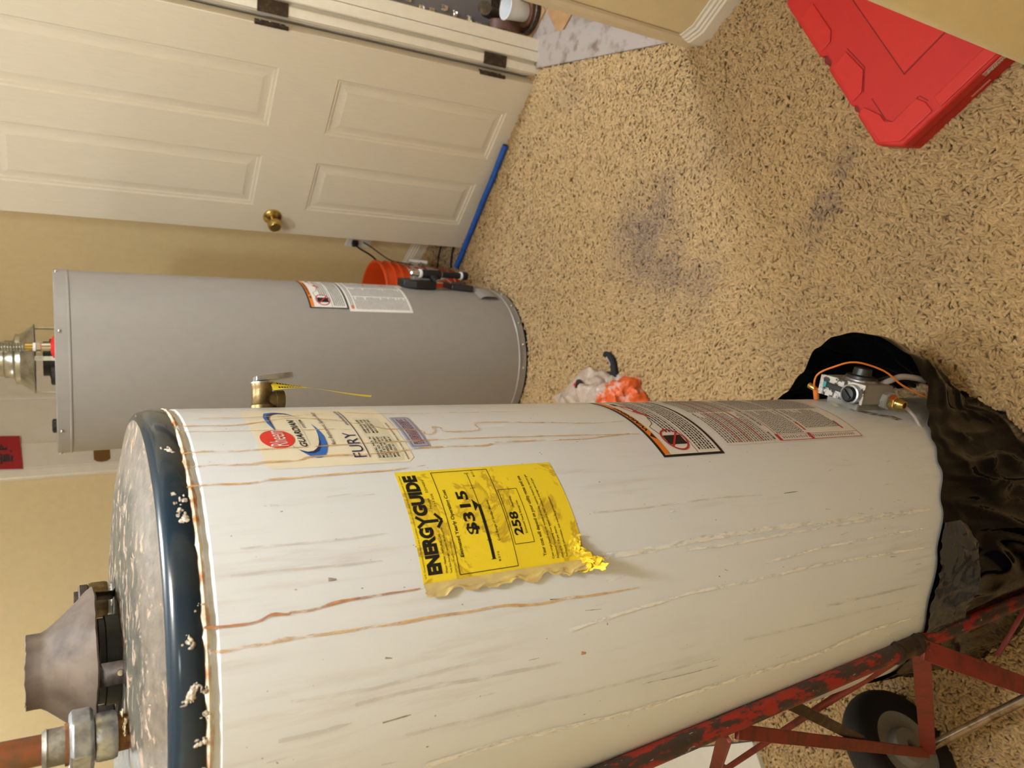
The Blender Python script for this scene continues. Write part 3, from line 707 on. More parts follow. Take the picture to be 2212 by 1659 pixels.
# draft hood with three straps over the flue collar
TOPC = hp(0, 1.503, 0.0) + V(0.0, -0.002, 0)
HT = Matrix.Translation(TOPC) @ HF
b = MB(); b.lathe([(0.030, 0.0), (0.043, 0.0), (0.0435, 0.012), (0.041, 0.013), (0.041, 0.018), (0.038, 0.0185), (0.036, 0.004), (0.030, 0.003)], 48, HT); b.obj('flue_collar', 'slate_collar', heater, 40)
b = MB(); b.lathe([(0.0375, 0.012), (0.0385, 0.021), (0.035, 0.0215), (0.033, 0.006), (0, 0.006)], 40, HT); b.obj('flue_ring', 'black_iron', heater, 40)
def dent(r, z, a, j): return (r * (1 + 0.035 * fbm((math.cos(a) * 2.2, math.sin(a) * 2.2, z * 30))), z + 0.0012 * fbm((math.cos(a) * 3, math.sin(a) * 3, 7 + z * 20)))
b = MB(); b.lathe([(0.071, 0.021), (0.0718, 0.0225), (0.068, 0.028), (0.060, 0.036), (0.050, 0.047), (0.043, 0.055), (0.0375, 0.061), (0.0345, 0.066), (0.034, 0.078), (0.0325, 0.0785), (0.0325, 0.066), (0.042, 0.054), (0.058, 0.0365), (0.069, 0.0235)], 72, HT, jit=dent)
hood = b.obj('draft_hood', 'soot_steel', heater, 50, label='sooty dented steel draft hood')
for th in (-84, 36, 156):
    er, et = her(th), het(th); P = TOPC + er * 0.068
    b = MB(); b.add([P + et * s * 0.0105 + AX * z + er * o for z, o in ((0.024, 0.0), (0.002, -0.001), (-0.0005, 0.0025), (-0.0005, 0.014)) for s in (-1, 1)], [(0, 1, 3, 2), (2, 3, 5, 4), (4, 5, 7, 6)])
    so = b.obj('hood_strap', 'soot_strap', hood, 20); md = so.modifiers.new('thick', 'SOLIDIFY'); md.thickness = 0.0012
    b = MB(); b.lathe([(0.0032, 0), (0.0028, 0.0018), (0, 0.0022)], 10, frame(P + er * 0.001 + AX * 0.0035, er)); b.obj('rivet', 'chrome', hood, 40)
# water fittings on the cap
def hexnut(b, o, ax, r, h, x=None, ch=0.12):
    fr = frame(o, ax, x); n = 6
    vs = []
    for z, k in ((0, 1 - ch), (h * 0.14, 1), (h * 0.86, 1), (h, 1 - ch)):
        vs += [fr @ V(r * k * math.cos(PI / 3 * q), r * k * math.sin(PI / 3 * q), z) for q in range(n)]
    fs = [tuple(range(n - 1, -1, -1)), tuple(3 * n + q for q in range(n))] + [(j * n + q, j * n + (q + 1) % n, (j + 1) * n + (q + 1) % n, (j + 1) * n + q) for j in range(3) for q in range(n)]
    b.add(vs, fs); return b
def knurl(b, o, ax, r, h, n=44):
    fr = frame(o, ax); prof = np.linspace(0, h, 7); vs = []; fs = []
    for j, z in enumerate(prof):
        for k in range(n):
            rr = r * (1 + 0.06 * ((k + j) % 2)) * (0.95 if j in (0, 6) else 1); a = 2 * PI * (k + j * 0.35) / n; vs.append(fr @ V(rr * math.cos(a), rr * math.sin(a), z))
    for j in range(6):
        for k in range(n): fs.append((j * n + k, j * n + (k + 1) % n, (j + 1) * n + (k + 1) % n, (j + 1) * n + k))
    fs += [tuple(range(n - 1, -1, -1)), tuple(6 * n + k for k in range(n))]
    return b.add(vs, fs)
FN = TOPC + V(-0.039, -0.092, 0) - AX * 0.004
un = MB(); knurl(un, FN + AX * 0.012, AX, 0.0195, 0.017); fit = un.obj('union_collar', 'zinc', heater, 40, label='knurled zinc union collar')
b = MB(); b.tube([FN - AX * 0.004, FN + AX * 0.016], 0.0155, 16); b.tube([FN + AX * 0.026, FN + AX * 0.038], 0.0125, 16); b.obj('nipple', 'rust_orange', fit, 40)
b = MB(); hexnut(b, FN + AX * 0.030, AX, 0.0275, 0.019, V(0.8, -0.6, 0)); b.obj('union_nut', 'zinc', fit, 25, bevel=0.001)
b = MB(); b.tube([FN + AX * 0.049, FN + AX * 0.052], 0.0175, 18); b.obj('washer', 'rust_orange', fit, 40)
b = MB(); b.tube([FN + AX * 0.052, FN + AX * 0.0655], 0.0155, 18); b.tube([FN + AX * 0.0655, FN + AX * 0.069], [0.0165, 0.014], 18); b.obj('tail_piece', 'solder_grey', fit, 40)
CPD = (AX + V(0.03, 0.0, 0)).normalized()
b = MB(); b.tube([FN + AX * 0.066, FN + AX * 0.066 + CPD * 0.05, FN + AX * 0.066 + CPD * 0.14], 0.0125, 20); b.obj('copper_pipe', 'copper', fit, 40)
crumb('mineral_crust', FN + AX * 0.007 + V(0.006, -0.010, 0), 16, 0.006, 'mineral', fit, 55, AX)
RN = TOPC + V(0.039, 0.092, 0) - AX * 0.004
b = MB(); knurl(b, RN + AX * 0.008, AX, 0.0185, 0.018); fit2 = b.obj('rear_collar', 'brass_tarnished', heater, 40)
b = MB(); b.tube([RN - AX * 0.004, RN + AX * 0.010], 0.0165, 16); b.obj('white_seal', 'plastic_white', fit2, 40)
b = MB(); hexnut(b, RN + AX * 0.026, AX, 0.0185, 0.010); b.tube([RN + AX * 0.036, RN + AX * 0.040], 0.012, 12); b.obj('cut_stub', 'soot_strap', fit2, 25)
# temperature and pressure relief valve
def cylframe(th, h, r): return frame(hp(th, h, r), her(th), AX)
TH, HHV = 7.0, 1.352
fr = cylframe(TH, HHV, 0.246)
b = MB(); b.lathe([(0, 0), (0.0135, 0), (0.0135, 0.008), (0.0118, 0.010), (0.0112, 0.028), (0.0122, 0.030), (0.0122, 0.034), (0, 0.034)], 28, fr)
tpv = b.obj('relief_valve', 'brass_tarnished', heater, 40, label='tarnished brass relief valve')
c0 = hp(TH, HHV, 0.246 + 0.014); b = MB(); b.tube([c0, c0 - AX * 0.014, c0 - AX * 0.0145, c0 - AX * 0.024], [0.0105, 0.0105, 0.0118, 0.0118], 20); b.obj('outlet', 'brass_tarnished', tpv, 40)
b = MB(); t0 = hp(TH, HHV, 0.246 + 0.0345); er = her(TH); et = het(TH)
b.lathe([(0, 0.0), (0.0125, -0.001), (0.0125, 0.0005), (0, 0.002)], 24, frame(t0, er)); b.obj('valve_cap', 'zinc', tpv, 40)
b = MB(); ol = [(-0.008, -0.009), (0.002, -0.010), (0.034, -0.006), (0.037, 0), (0.034, 0.006), (0.002, 0.010), (-0.008, 0.009)]
b.prism(ol, t0 + er * 0.002 - AX * 0.0, (-AX * 0.995 + er * 0.12), et, er * 0.0065); b.obj('lever', 'zinc', tpv, 30, bevel=0.001)
b = MB()
def strip(i, j):
    w = 0.011 * max(0.12, (1 - i) ** 2.2) if i < 0.5 else 0.0018
    tw = 1.2 * i; c = hp(TH, HHV - 0.008 - 0.122 * i, 0.246 + 0.030 - 0.012 * i + 0.0015 * math.sin(5 * i)) + et * (-0.011)
    d = (er * math.cos(tw + 0.9) + et * math.sin(tw + 0.9)); return c + d * (w * (j - 0.5) * 2)
b.grid(strip, 40, 3); tg = b.obj('tag_strip', 'yellow_tag', tpv, 60, label='twisted yellow warning tag')
b = MB()
for k in range(9):
    for row in (0.18, 0.72):
        i0 = 0.06 + k * 0.026
        b.add([strip(i0, row) - et * 0.0006, strip(i0 + 0.016, row) - et * 0.0006, strip(i0 + 0.016, row + 0.2) - et * 0.0006, strip(i0, row + 0.2) - et * 0.0006], [(0, 1, 2, 3)])
b.obj('tag_print', 'ink_black', tg, 0)

# ------------------------------------------------------------------ labels wrapped on the jackets
class Wrap:
    """places print on a cylinder: fn(theta_deg, h, r) -> point"""
    def __init__(s, fn, r): s.fn = fn; s.r = r
    def patch(s, name, t0, t1, h0, h1, m, par, lift=0.0004, label=None, corner=0.0):
        n = max(4, int(abs(t1 - t0) / 1.2)); k = 10; b = MB(); rad = corner
        def fn(i, j):
            h = h0 + (h1 - h0) * j; tt0, tt1 = t0, t1
            if rad:
                d = max(0.0, rad - min(h - h0, h1 - h)); ins = rad - math.sqrt(max(0, rad * rad - d * d)); dd = ins / s.r * 57.3; tt0 += dd; tt1 -= dd
            return s.fn(tt0 + (tt1 - tt0) * i, h, s.r + lift)
        ys = 24 if rad else k
        b.grid(fn, n, ys); return b.obj(name, m, par, 60, label=label)
    def text(s, b, txt, t0, t1, h0, h1, lift=0.0008, bold=0.0, shear=0.0):
        vs, fs = text2d(txt, bold, shear)
        b.add([s.fn(t0 + (t1 - t0) * x, h0 + (h1 - h0) * y, s.r + lift) for x, y in vs], fs)
    def line(s, b, t0, h0, t1, h1, w, lift=0.0008):
        n = max(1, int(abs(t1 - t0) / 1.0)); dx, dy = (t1 - t0) * PI / 180 * s.r, h1 - h0; l = math.hypot(dx, dy)
        nx, ny = -dy / l * w / 2, dx / l * w / 2; vs = []
        for k in range(n + 1):
            u = k / n; t, h = t0 + (t1 - t0) * u, h0 + (h1 - h0) * u
            for q in (-1, 1): vs.append(s.fn(t + q * nx / s.r * 57.3, h + q * ny, s.r + lift))
        b.add(vs, [(2 * k, 2 * k + 2, 2 * k + 3, 2 * k + 1) for k in range(n)])
    def rect(s, b, t0, t1, h0, h1, w, lift=0.0008):
        s.line(b, t0, h0, t1, h0, w, lift); s.line(b, t0, h1, t1, h1, w, lift); s.line(b, t0, h0, t0, h1, w, lift); s.line(b, t1, h0, t1, h1, w, lift)
    def blob(s, b, pts, lift=0.0008):
        b.add([s.fn(t, h, s.r + lift) for t, h in pts], [tuple(range(len(pts)))])
    def band(s, b, outer, inner, lift=0.0008):
        n = len(outer); vs = [s.fn(t, h, s.r + lift) for t, h in outer] + [s.fn(t, h, s.r + lift) for t, h in inner]
        b.add(vs, [(k, k + 1, n + k + 1, n + k) for k in range(n - 1)])
    def print_rows(s, b, t0, t1, h0, h1, rows, seed=1, fill=0.62, lift=0.0008, wmin=0.0012, wmax=0.006, ragged=0.25):
        """rows of small words, too fine to read"""
        rg = random.Random(seed); dh = (h1 - h0) / rows
        for q in range(rows):
            h = h1 - (q + 0.5) * dh; t = t0; end = t1 - (t1 - t0) * ragged * rg.random() * (1 if rg.random() < 0.35 else 0)
            while t < end:
                w = rg.uniform(wmin, wmax) / s.r * 57.3; te = min(t + w, end)
                vs = [s.fn(t, h - dh * fill / 2, s.r + lift), s.fn(te, h - dh * fill / 2, s.r + lift), s.fn(te, h + dh * fill / 2, s.r + lift), s.fn(t, h + dh * fill / 2, s.r + lift)]
                b.add(vs, [(0, 1, 2, 3)]); t = te + 0.0011 / s.r * 57.3
WH = Wrap(hp, HR)
def resample(p, n):
    d = [0]
    for k in range(1, len(p)): d.append(d[-1] + math.hypot((p[k][0] - p[k - 1][0]) * 0.0044, p[k][1] - p[k - 1][1]))
    out = []
    for q in range(n):
        x = d[-1] * q / (n - 1); k = max(i for i in range(len(d)) if d[i] <= x + 1e-12); k = min(k, len(p) - 2)
        u = (x - d[k]) / (d[k + 1] - d[k]); out.append((p[k][0] + (p[k + 1][0] - p[k][0]) * u, p[k][1] + (p[k + 1][1] - p[k][1]) * u))
    return out
# maker's label
lb = WH.patch('maker_label', -38.7, -9.2, 1.245, 1.395, 'label_cream', heater, 0.0003, 'cream maker label with red oval logo', 0.006)
b = MB()
for k in range(5):
    WH.band(b, *[[(-27.9 + 3.9 * q * math.cos(a), 1.3745 + 0.0165 * q * math.sin(a)) for a in np.linspace(0, 2 * PI, 41)] for q in (1 - k * 0.2, 0.8001 - k * 0.2)], 0.0006)
b.obj('logo_oval', 'logo_red', lb, 0)
b = MB(); WH.text(b, 'Rheem', -31.1, -24.4, 1.3665, 1.3835, 0.0010, 0.0); b.obj('logo_lettering', 'label_white', lb, 0)
sw1o = resample([(-23.8, 1.372), (-20.2, 1.3735), (-16.3, 1.3735), (-13.7, 1.370), (-12.3, 1.362), (-13.2, 1.351), (-17.1, 1.340)], 24)
sw1i = resample([(-23.6, 1.3735), (-19.9, 1.3765), (-15.9, 1.3765), (-12.7, 1.3725), (-11.7, 1.362), (-12.9, 1.350), (-17.1, 1.340)], 24)
sw1n = resample([(-23.8, 1.372), (-20.0, 1.372), (-16.4, 1.371), (-14.4, 1.367), (-13.2, 1.361), (-13.6, 1.351), (-17.1, 1.340)], 24)
sw2o = resample([(-31.2, 1.363), (-33.5, 1.3565), (-35.2, 1.350), (-36.0, 1.343), (-35.5, 1.3365), (-33.7, 1.332), (-31.2, 1.3285), (-27.6, 1.3275), (-24.3, 1.3295), (-21.1, 1.333)], 30)
sw2i = resample([(-31.3, 1.3635), (-33.0, 1.3575), (-34.2, 1.351), (-34.3, 1.345), (-33.6, 1.340), (-32.4, 1.3368), (-30.6, 1.3345), (-27.6, 1.333), (-24.4, 1.332), (-21.1, 1.333)], 30)
sw2n = resample([(-31.3, 1.3635), (-32.8, 1.358), (-33.6, 1.351), (-33.4, 1.3455), (-32.6, 1.3415), (-31.6, 1.3385), (-30.1, 1.3358), (-27.6, 1.3335), (-24.4, 1.332), (-21.1, 1.333)], 30)
b = MB(); WH.band(b, sw1o, sw1i, 0.0007); WH.band(b, sw2o, sw2i, 0.0007); b.obj('logo_swoosh', 'ink_blue', lb, 0)
b = MB(); WH.band(b, sw1n, sw1o, 0.0008); WH.band(b, sw2i, sw2n, 0.0008); b.obj('logo_swoosh_shade', 'ink_navy', lb, 0)
b = MB(); WH.text(b, 'GUARDIAN', -31.7, -18.3, 1.3485, 1.3555, bold=0.025, shear=0.25)
WH.text(b, 'SYSTEM', -23.4, -18.2, 1.3405, 1.3435, bold=0.01, shear=0.2); WH.text(b, 'Best Replacement, Superior Energy', -31.5, -12.4, 1.3185, 1.3240, shear=0.3)
for k in range(26): t = -31.2 + k * 0.5; WH.blob(b, [(t, 1.3452), (t + 0.16, 1.3452), (t + 0.16, 1.3460), (t, 1.3460)])
for row in ('SERIAL NO. N', 'MODEL NO. 22V40F1', 'INPUT BTU/HR 38 000', 'GAS PRESS. IN. W.C.', 'MAX. PRESS. 150 PSI', 'ANSI Z21.10.1 CSA 4.1'):
    q = ['SERIAL NO. N', 'MODEL NO. 22V40F1', 'INPUT BTU/HR 38 000', 'GAS PRESS. IN. W.C.', 'MAX. PRESS. 150 PSI', 'ANSI Z21.10.1 CSA 4.1'].index(row)
    WH.text(b, row, -37.0, -37.0 + 8.2, 1.2800 - q * 0.0041, 1.2828 - q * 0.0041, bold=0.012)
for q, row in enumerate(('RHEEM WATER HEATERS', 'TYPE NAT. GAS', 'MANIFOLD 4.0', 'RECOVERY 39.2')):
    WH.text(b, row, -27.0, -19.4, 1.2800 - q * 0.0041, 1.2828 - q * 0.0041, bold=0.012)
WH.text(b, 'RHEEM MANUFACTURING COMPANY  MONTGOMERY, ALABAMA', -38.0, -21.8, 1.2508, 1.2528, bold=0.01); b.obj('black_print', 'ink_black', lb, 0)
b = MB(); WH.text(b, 'FURY', -36.4, -26.4, 1.2945, 1.3075); WH.line(b, -36.6, 1.2915, -12.2, 1.2915, 0.0009); WH.text(b, 'GAS WATER HEATER', -22.4, -12.0, 1.2938, 1.2968, bold=0.02, shear=0.2); b.obj('navy_print', 'ink_navy', lb, 0)
WH.patch('data_panel', -38.0, -18.0, 1.2565, 1.2845, 'label_pale', lb, 0.0005, None, 0.003)
# small blue caution label
lb = WH.patch('caution_label', -34.3, -17.9, 1.2185, 1.242, 'label_blue', heater, 0.0004, 'small pale blue caution label', 0.004)
b = MB(); WH.rect(b, -33.4, -18.9, 1.2208, 1.2395, 0.0005); WH.print_rows(b, -32.6, -19.6, 1.2240, 1.2365, 5, 5, 0.6, wmax=0.004); b.obj('red_print', 'ink_maroon', lb, 0)
# yellow energy label, peeling at the bottom and left
lb = WH.patch('energy_label', -69.2, -42.0, 1.086, 1.274, 'label_yellow', heater, 0.0005, 'torn yellow energy label')
b = MB(); WH.text(b, 'ENERG', -67.4, -57.0, 1.2530, 1.2682, bold=0.06); WH.text(b, 'GUIDE', -54.2, -43.3, 1.2530, 1.2682, bold=0.06)
WH.line(b, -56.9, 1.2680, -55.6, 1.2600, 0.0030); WH.line(b, -54.3, 1.2680, -55.6, 1.2600, 0.0030); WH.line(b, -55.6, 1.2615, -55.6, 1.2450, 0.0032); WH.line(b, -57.3, 1.2475, -55.6, 1.2412, 0.0030); WH.line(b, -53.9, 1.2475, -55.6, 1.2412, 0.0030)
WH.text(b, 'U.S. Government  Federal law prohibits removal of this label before consumer purchase', -68.0, -43.2, 1.2696, 1.2720, bold=0.0)
WH.text(b, 'Water Heater - NATURAL GAS', -67.5, -58.8, 1.2475, 1.2500, bold=0.01); WH.text(b, 'Tank Size (Storage Capacity): 40 GALLONS', -67.6, -57.4, 1.2425, 1.2450, bold=0.01); WH.text(b, 'Capacity (first hour rating)', -67.6, -60.8, 1.2380, 1.2402)
WH.text(b, 'Model', -52.6, -50.0, 1.2475, 1.2500); WH.text(b, '211305', -52.3, -48.8, 1.2425, 1.2448); WH.text(b, '22V40F1', -48.5, -44.9, 1.2465, 1.2490)
WH.rect(b, -68.2, -42.9, 1.170, 1.2355, 0.0007)
WH.text(b, 'Estimated Yearly Operating Cost', -64.5, -48.0, 1.2262, 1.2312, bold=0.02); WH.text(b, '$315', -59.8, -48.7, 1.2030, 1.2175, bold=0.03)
WH.line(b, -65.9, 1.1955, -52.7, 1.1955, 0.0034); WH.line(b, -52.7, 1.1955, -43.8, 1.1955, 0.0006); WH.blob(b, [(-54.3, 1.2020), (-52.7, 1.1958), (-51.1, 1.2020)])
for t in (-65.9, -61.5, -57.1, -48.2, -43.8): WH.line(b, t, 1.1930, t, 1.1985, 0.0006)
WH.text(b, '$272', -66.6, -64.3, 1.1880, 1.1905); WH.text(b, '$321', -45.0, -43.0, 1.1870, 1.1895); WH.text(b, 'Cost Range of Similar Models', -62.0, -51.8, 1.1828, 1.1864, bold=0.008)
WH.rect(b, -63.3, -49.3, 1.1445, 1.1675, 0.0006); WH.text(b, '258', -61.3, -55.4, 1.1545, 1.1650, bold=0.03); WH.text(b, 'therms', -54.4, -51.4, 1.1555, 1.1585, bold=0.01); WH.text(b, 'Estimated Yearly Energy Use', -61.0, -52.6, 1.1488, 1.1520, bold=0.01)
WH.text(b, 'Your cost will depend on your utility rates and use.', -66.9, -45.6, 1.1325, 1.1380, bold=0.015)
for q, row in enumerate(('Cost range based only on models of similar capacity fueled by natural gas', 'Estimated operating cost based on a 2007 national average natural gas', 'cost of $1.218 per therm.', 'For more information, visit www.ftc.gov/appliances')):
    WH.text(b, row, -67.8, -67.8 + 22.6 * len(row) / 74, 1.1245 - 0.0058 * q, 1.1280 - 0.0058 * q, bold=0.008)
b.obj('black_print', 'ink_black', lb, 0)
random.seed(5); b = MB()
def peel(i, j):
    t = -71.6 + 2.6 * j; h = 1.274 - 0.19 * i
    lift = 0.0012 + (0.004 + 0.016 * max(0, i - 0.7)) * (1 - j) ** 1.5 * (0.5 + 0.8 * abs(fbm((i * 7, j * 3, 2))))
    return hp(t + 1.3 * fbm((i * 9, 0, 4)) * (1 - j), h + 0.003 * fbm((i * 6, j * 6, 9)), HR + lift)
b.grid(peel, 60, 12); b.obj('torn_backing', 'label_backing', lb, 60)
b = MB()
def curl(i, j):
    t = -72.0 + 9 * i; h = 1.100 - 0.020 * j * (0.45 + 0.55 * (1 - i)) - 0.006 * math.sin(7 * i)
    return hp(t + 1.0 * fbm((j * 5, i * 5, 3)), h + 0.003 * fbm((i * 9, j * 4, 3)), HR + 0.001 + (0.020 * (1 - i) ** 1.5 + 0.004) * j ** 1.3 * (0.6 + 0.9 * abs(fbm((i * 6, j * 2, 8)))))
b.grid(curl, 40, 10); b.obj('torn_curl', 'label_yellow', lb, 60)
# warning and instruction labels
def warning_label(WR, par, t0, t1, h0, h1, seed):
    """orange banded hazard sheet, scaled into t0..t1, h0..h1"""
    T = lambda x: t0 + (t1 - t0) * x; Hh = lambda y: h0 + (h1 - h0) * y
    lb = WR.patch('warning_label', t0, t1, h0, h1, 'label_white', par, 0.0005, 'white warning label with black and orange border')
    b = MB(); e = (h1 - h0) * 0.045
    WR.line(b, t0, h1 - e / 2, t1, h1 - e / 2, e); WR.line(b, t0, h0 + e / 2, t1, h0 + e / 2, e)
    wd_ = e * 0.8 / WR.r * 57.3
    WR.line(b, t0 + wd_ / 2, h0, t0 + wd_ / 2, h1, e * 0.8); WR.line(b, t1 - wd_ / 2, h0, t1 - wd_ / 2, h1, e * 0.4)
    WR.text(b, 'WARNING', T(0.30), T(0.74), Hh(0.885), Hh(0.945), 0.0012, bold=0.04); WR.blob(b, [(T(0.20), Hh(0.885)), (T(0.28), Hh(0.885)), (T(0.24), Hh(0.95))], 0.0012)
    WR.line(b, T(0.03), Hh(0.42), T(0.97), Hh(0.42), 0.0008 * WR.r / 0.25)
    WR.print_rows(b, T(0.28), T(0.95), Hh(0.44), Hh(0.66), 4, seed, 0.45); WR.print_rows(b, T(0.06), T(0.94), Hh(0.08), Hh(0.38), 6, seed + 1, 0.5)
    WR.blob(b, [(T(0.13), Hh(0.47)), (T(0.24), Hh(0.47)), (T(0.24), Hh(0.74)), (T(0.22), Hh(0.76)), (T(0.15), Hh(0.76)), (T(0.13), Hh(0.74))], 0.0009)
    pts = resample([(T(0.22), Hh(0.76)), (T(0.36), Hh(0.82)), (T(0.42), Hh(0.70)), (T(0.52), Hh(0.66))], 10); WR.band(b, pts, [(t, h - (h1 - h0) * 0.012) for t, h in pts])
    WR.blob(b, [(T(0.82), Hh(0.72)), (T(0.90), Hh(0.72)), (T(0.90), Hh(0.80)), (T(0.82), Hh(0.80))])
    b.obj('black_print', 'ink_black', lb, 0)
    b = MB(); WR.line(b, T(0.03), Hh(0.915), T(0.97), Hh(0.915), (h1 - h0) * 0.085, 0.0009); b.obj('orange_band', 'ink_orange', lb, 0)
    b = MB(); ring = [(T(0.19) + (T(0.32) - T(0.19)) * math.cos(a), Hh(0.615) + (h1 - h0) * 0.185 * math.sin(a)) for a in np.linspace(0, 2 * PI, 33)]
    ri = [(T(0.19) + (t - T(0.19)) * 0.86, Hh(0.615) + (h - Hh(0.615)) * 0.86) for t, h in ring]
    WR.band(b, ring, ri, 0.0011); WR.line(b, T(0.10), Hh(0.74), T(0.28), Hh(0.49), (h1 - h0) * 0.026, 0.0011)
    WR.blob(b, [(T(0.50), Hh(0.56)), (T(0.62), Hh(0.62)), (T(0.76), Hh(0.66)), (T(0.84), Hh(0.74)), (T(0.72), Hh(0.77)), (T(0.60), Hh(0.70))], 0.0011); b.obj('red_print', 'ink_red', lb, 0)
    return lb
warning_label(WH, heater, -43.2, -5.0, 0.802, 0.912, 11)
lb = WH.patch('instruction_label', -40.0, -1.5, 0.469, 0.786, 'label_white', heater, 0.0005, 'long white instruction sheet of fine print')
b = MB()
WH.print_rows(b, -39.0, -21.5, 0.686, 0.782, 17, 21, 0.5, wmax=0.005); WH.print_rows(b, -20.5, -3.0, 0.686, 0.782, 17, 22, 0.5, wmax=0.005)
WH.print_rows(b, -36.0, -20.5, 0.600, 0.664, 13, 23, 0.55, wmax=0.004); WH.print_rows(b, -19.5, -3.0, 0.600, 0.664, 13, 24, 0.55, wmax=0.004)
WH.print_rows(b, -33.5, -20.5, 0.500, 0.584, 17, 25, 0.55, wmax=0.004); WH.print_rows(b, -19.5, -3.0, 0.480, 0.588, 22, 26, 0.55, wmax=0.004); WH.print_rows(b, -38.6, -34.8, 0.676, 0.683, 1, 27)
WH.print_rows(b, -38.4, -37.3, 0.485, 0.66, 30, 28, 0.5, wmax=0.003)
WH.line(b, -39.6, 0.684, -2.0, 0.684, 0.0006); WH.text(b, 'FOR YOUR SAFETY READ BEFORE OPERATING', -31, -8, 0.672, 0.679, bold=0.03); WH.text(b, 'TO TURN OFF GAS TO APPLIANCE', -31, -10, 0.589, 0.595, bold=0.03)
b.obj('black_print', 'ink_grey', lb, 0)
b = MB(); WH.rect(b, -39.4, -2.0, 0.4715, 0.668, 0.0011); WH.line(b, -36.6, 0.668, -36.6, 0.4715, 0.0006)
for h in (0.668, 0.594): WH.line(b, -39.4, h, -36.2, h, 0.007, 0.0009)
for h in (0.592, 0.498): WH.line(b, -34.8, h, -30.0, h, 0.004, 0.0009)
b.obj('red_print', 'ink_red', lb, 0)
b = MB()
for h in (0.752, 0.733, 0.706): WH.line(b, -39.0, h, -4.0, h, 0.0055, 0.0007)
b.obj('pink_bands', 'ink_pink', lb, 0)

# ------------------------------------------------------------------ gas control on the white heater
TG = -15.0; er, et = her(TG), het(TG)
GS = 0.82
def gp(t, r, h): return hp(TG, 0.357 + (h - 0.357) * GS, 0) + er * (0.25 + (r - 0.25) * 0.9) + et * (t * GS - 0.004)
def gfr(*a): return frame(*a) @ Matrix.Scale(GS, 4)
b = MB(); ol = [(-0.052, 0.305), (0.046, 0.305), (0.052, 0.312), (0.052, 0.402), (0.046, 0.408), (-0.052, 0.408)]
O0 = gp(0, 0.262, 0)
b.prism(ol, O0, et * GS, AX * GS, er * 0.034); gv = b.obj('gas_control', 'valve_grey', heater, 20, bevel=0.003, label='grey gas control with black dial')
b = MB(); b.obox(gp(-0.053, 0.262, 0.4082), et * 0.105 * GS, er * 0.035, AX * 0.0025); b.obj('stained_top', 'valve_top', gv, 0, bevel=0.001)
b = MB(); b.obox(gp(-0.036, 0.238, 0.31), et * 0.075 * GS, er * 0.024, AX * 0.085 * GS); b.obj('casting', 'valve_grey', gv, 0, bevel=0.004)
fr = gfr(gp(-0.002, 0.300, 0.350), er, AX)
b = MB(); b.lathe([(0, 0), (0.036, 0), (0.036, 0.003), (0.033, 0.005), (0, 0.005)], 40, fr); b.obj('dial_plate', 'zinc', gv, 40)
b = MB(); b.lathe([(0, 0.005), (0.032, 0.005), (0.031, 0.010), (0.0195, 0.0125), (0.0195, 0.0145), (0.018, 0.026), (0.0165, 0.027), (0, 0.0265)], 44, fr, jit=lambda r, z, a, j: (r * (1 + 0.03 * (int(a / (2 * PI) * 44) % 2) * (j in (5, 6))), z)); dl = b.obj('dial', 'black_plastic', gv, 40, label='black temperature dial')
fr = gfr(gp(-0.030, 0.279, 0.4105), AX)
b = MB(); b.lathe([(0, 0), (0.0205, 0), (0.0205, 0.014), (0.017, 0.015), (0.0168, 0.004), (0, 0.004)], 28, fr); b.obj('knob_collar', 'zinc', gv, 40)
b = MB(); b.lathe([(0, 0.002), (0.0155, 0.002), (0.0155, 0.016), (0.013, 0.021), (0, 0.022)], 26, fr); b.box(fr @ V(0, 0, 0.022), (0.018, 0.005, 0.007), 0.6); b.obj('pilot_knob', 'black_plastic', gv, 35)
b = MB(); b.bar(gp(-0.012, 0.281, 0.416), gp(0.030, 0.284, 0.416), 0.009, 0.006); b.obj('igniter_button', 'black_plastic', gv, 0, bevel=0.001)
b = MB(); b.bar(gp(0.030, 0.284, 0.416), gp(0.037, 0.2845, 0.416), 0.0092, 0.0064); b.obj('teal_tip', 'teal_plastic', gv, 0)
fx = gfr(gp(-0.048, 0.272, 0.328), -et)
b = MB(); b.lathe([(0, 0), (0.019, 0), (0.019, 0.014), (0.015, 0.016), (0, 0.016)], 8, fx); b.obj('inlet_boss', 'valve_grey', gv, 25)
b = MB(); hexnut(b, fx @ V(0, 0, 0.016), -et, 0.0145 * GS, 0.014 * GS); b.lathe([(0, 0.030), (0.0105, 0.030), (0.0112, 0.032), (0.0105, 0.034), (0.0112, 0.036), (0.0105, 0.038), (0.009, 0.048), (0.006, 0.048), (0.006, 0.040), (0, 0.040)], 20, fx)
b.obj('flare_fitting', 'brass', gv, 30, label='brass flare fitting')
b = MB(); b.tube(smooth([gp(0.058, 0.262, 0.405), gp(0.057, 0.275, 0.420), gp(0.048, 0.300, 0.430), gp(0.025, 0.320, 0.415), gp(0.0, 0.335, 0.380), gp(-0.030, 0.325, 0.320), gp(-0.050, 0.300, 0.270), gp(-0.07, 0.28, 0.20)]), 0.0017, 8); b.obj('orange_lead', 'wire_orange', gv, 60)
b = MB(); b.tube([gp(0.058, 0.249, 0.400), gp(0.058, 0.268, 0.410)], 0.005, 12); b.obj('lead_boot', 'wire_orange', gv, 60)
b = MB(); b.tube([gp(0.058, 0.262, 0.395), gp(0.072, 0.268, 0.398), gp(0.084, 0.270, 0.398)], [0.004, 0.0055, 0.0055], 12); b.obj('brass_plug', 'brass', gv, 40)
b = MB(); b.tube(smooth([gp(-0.046, 0.270, 0.310), gp(-0.060, 0.268, 0.285), gp(-0.085, 0.250, 0.268), gp(-0.108, 0.226, 0.262)]), 0.003, 10); b.obj('pilot_tube', 'wire_grey', gv, 60)
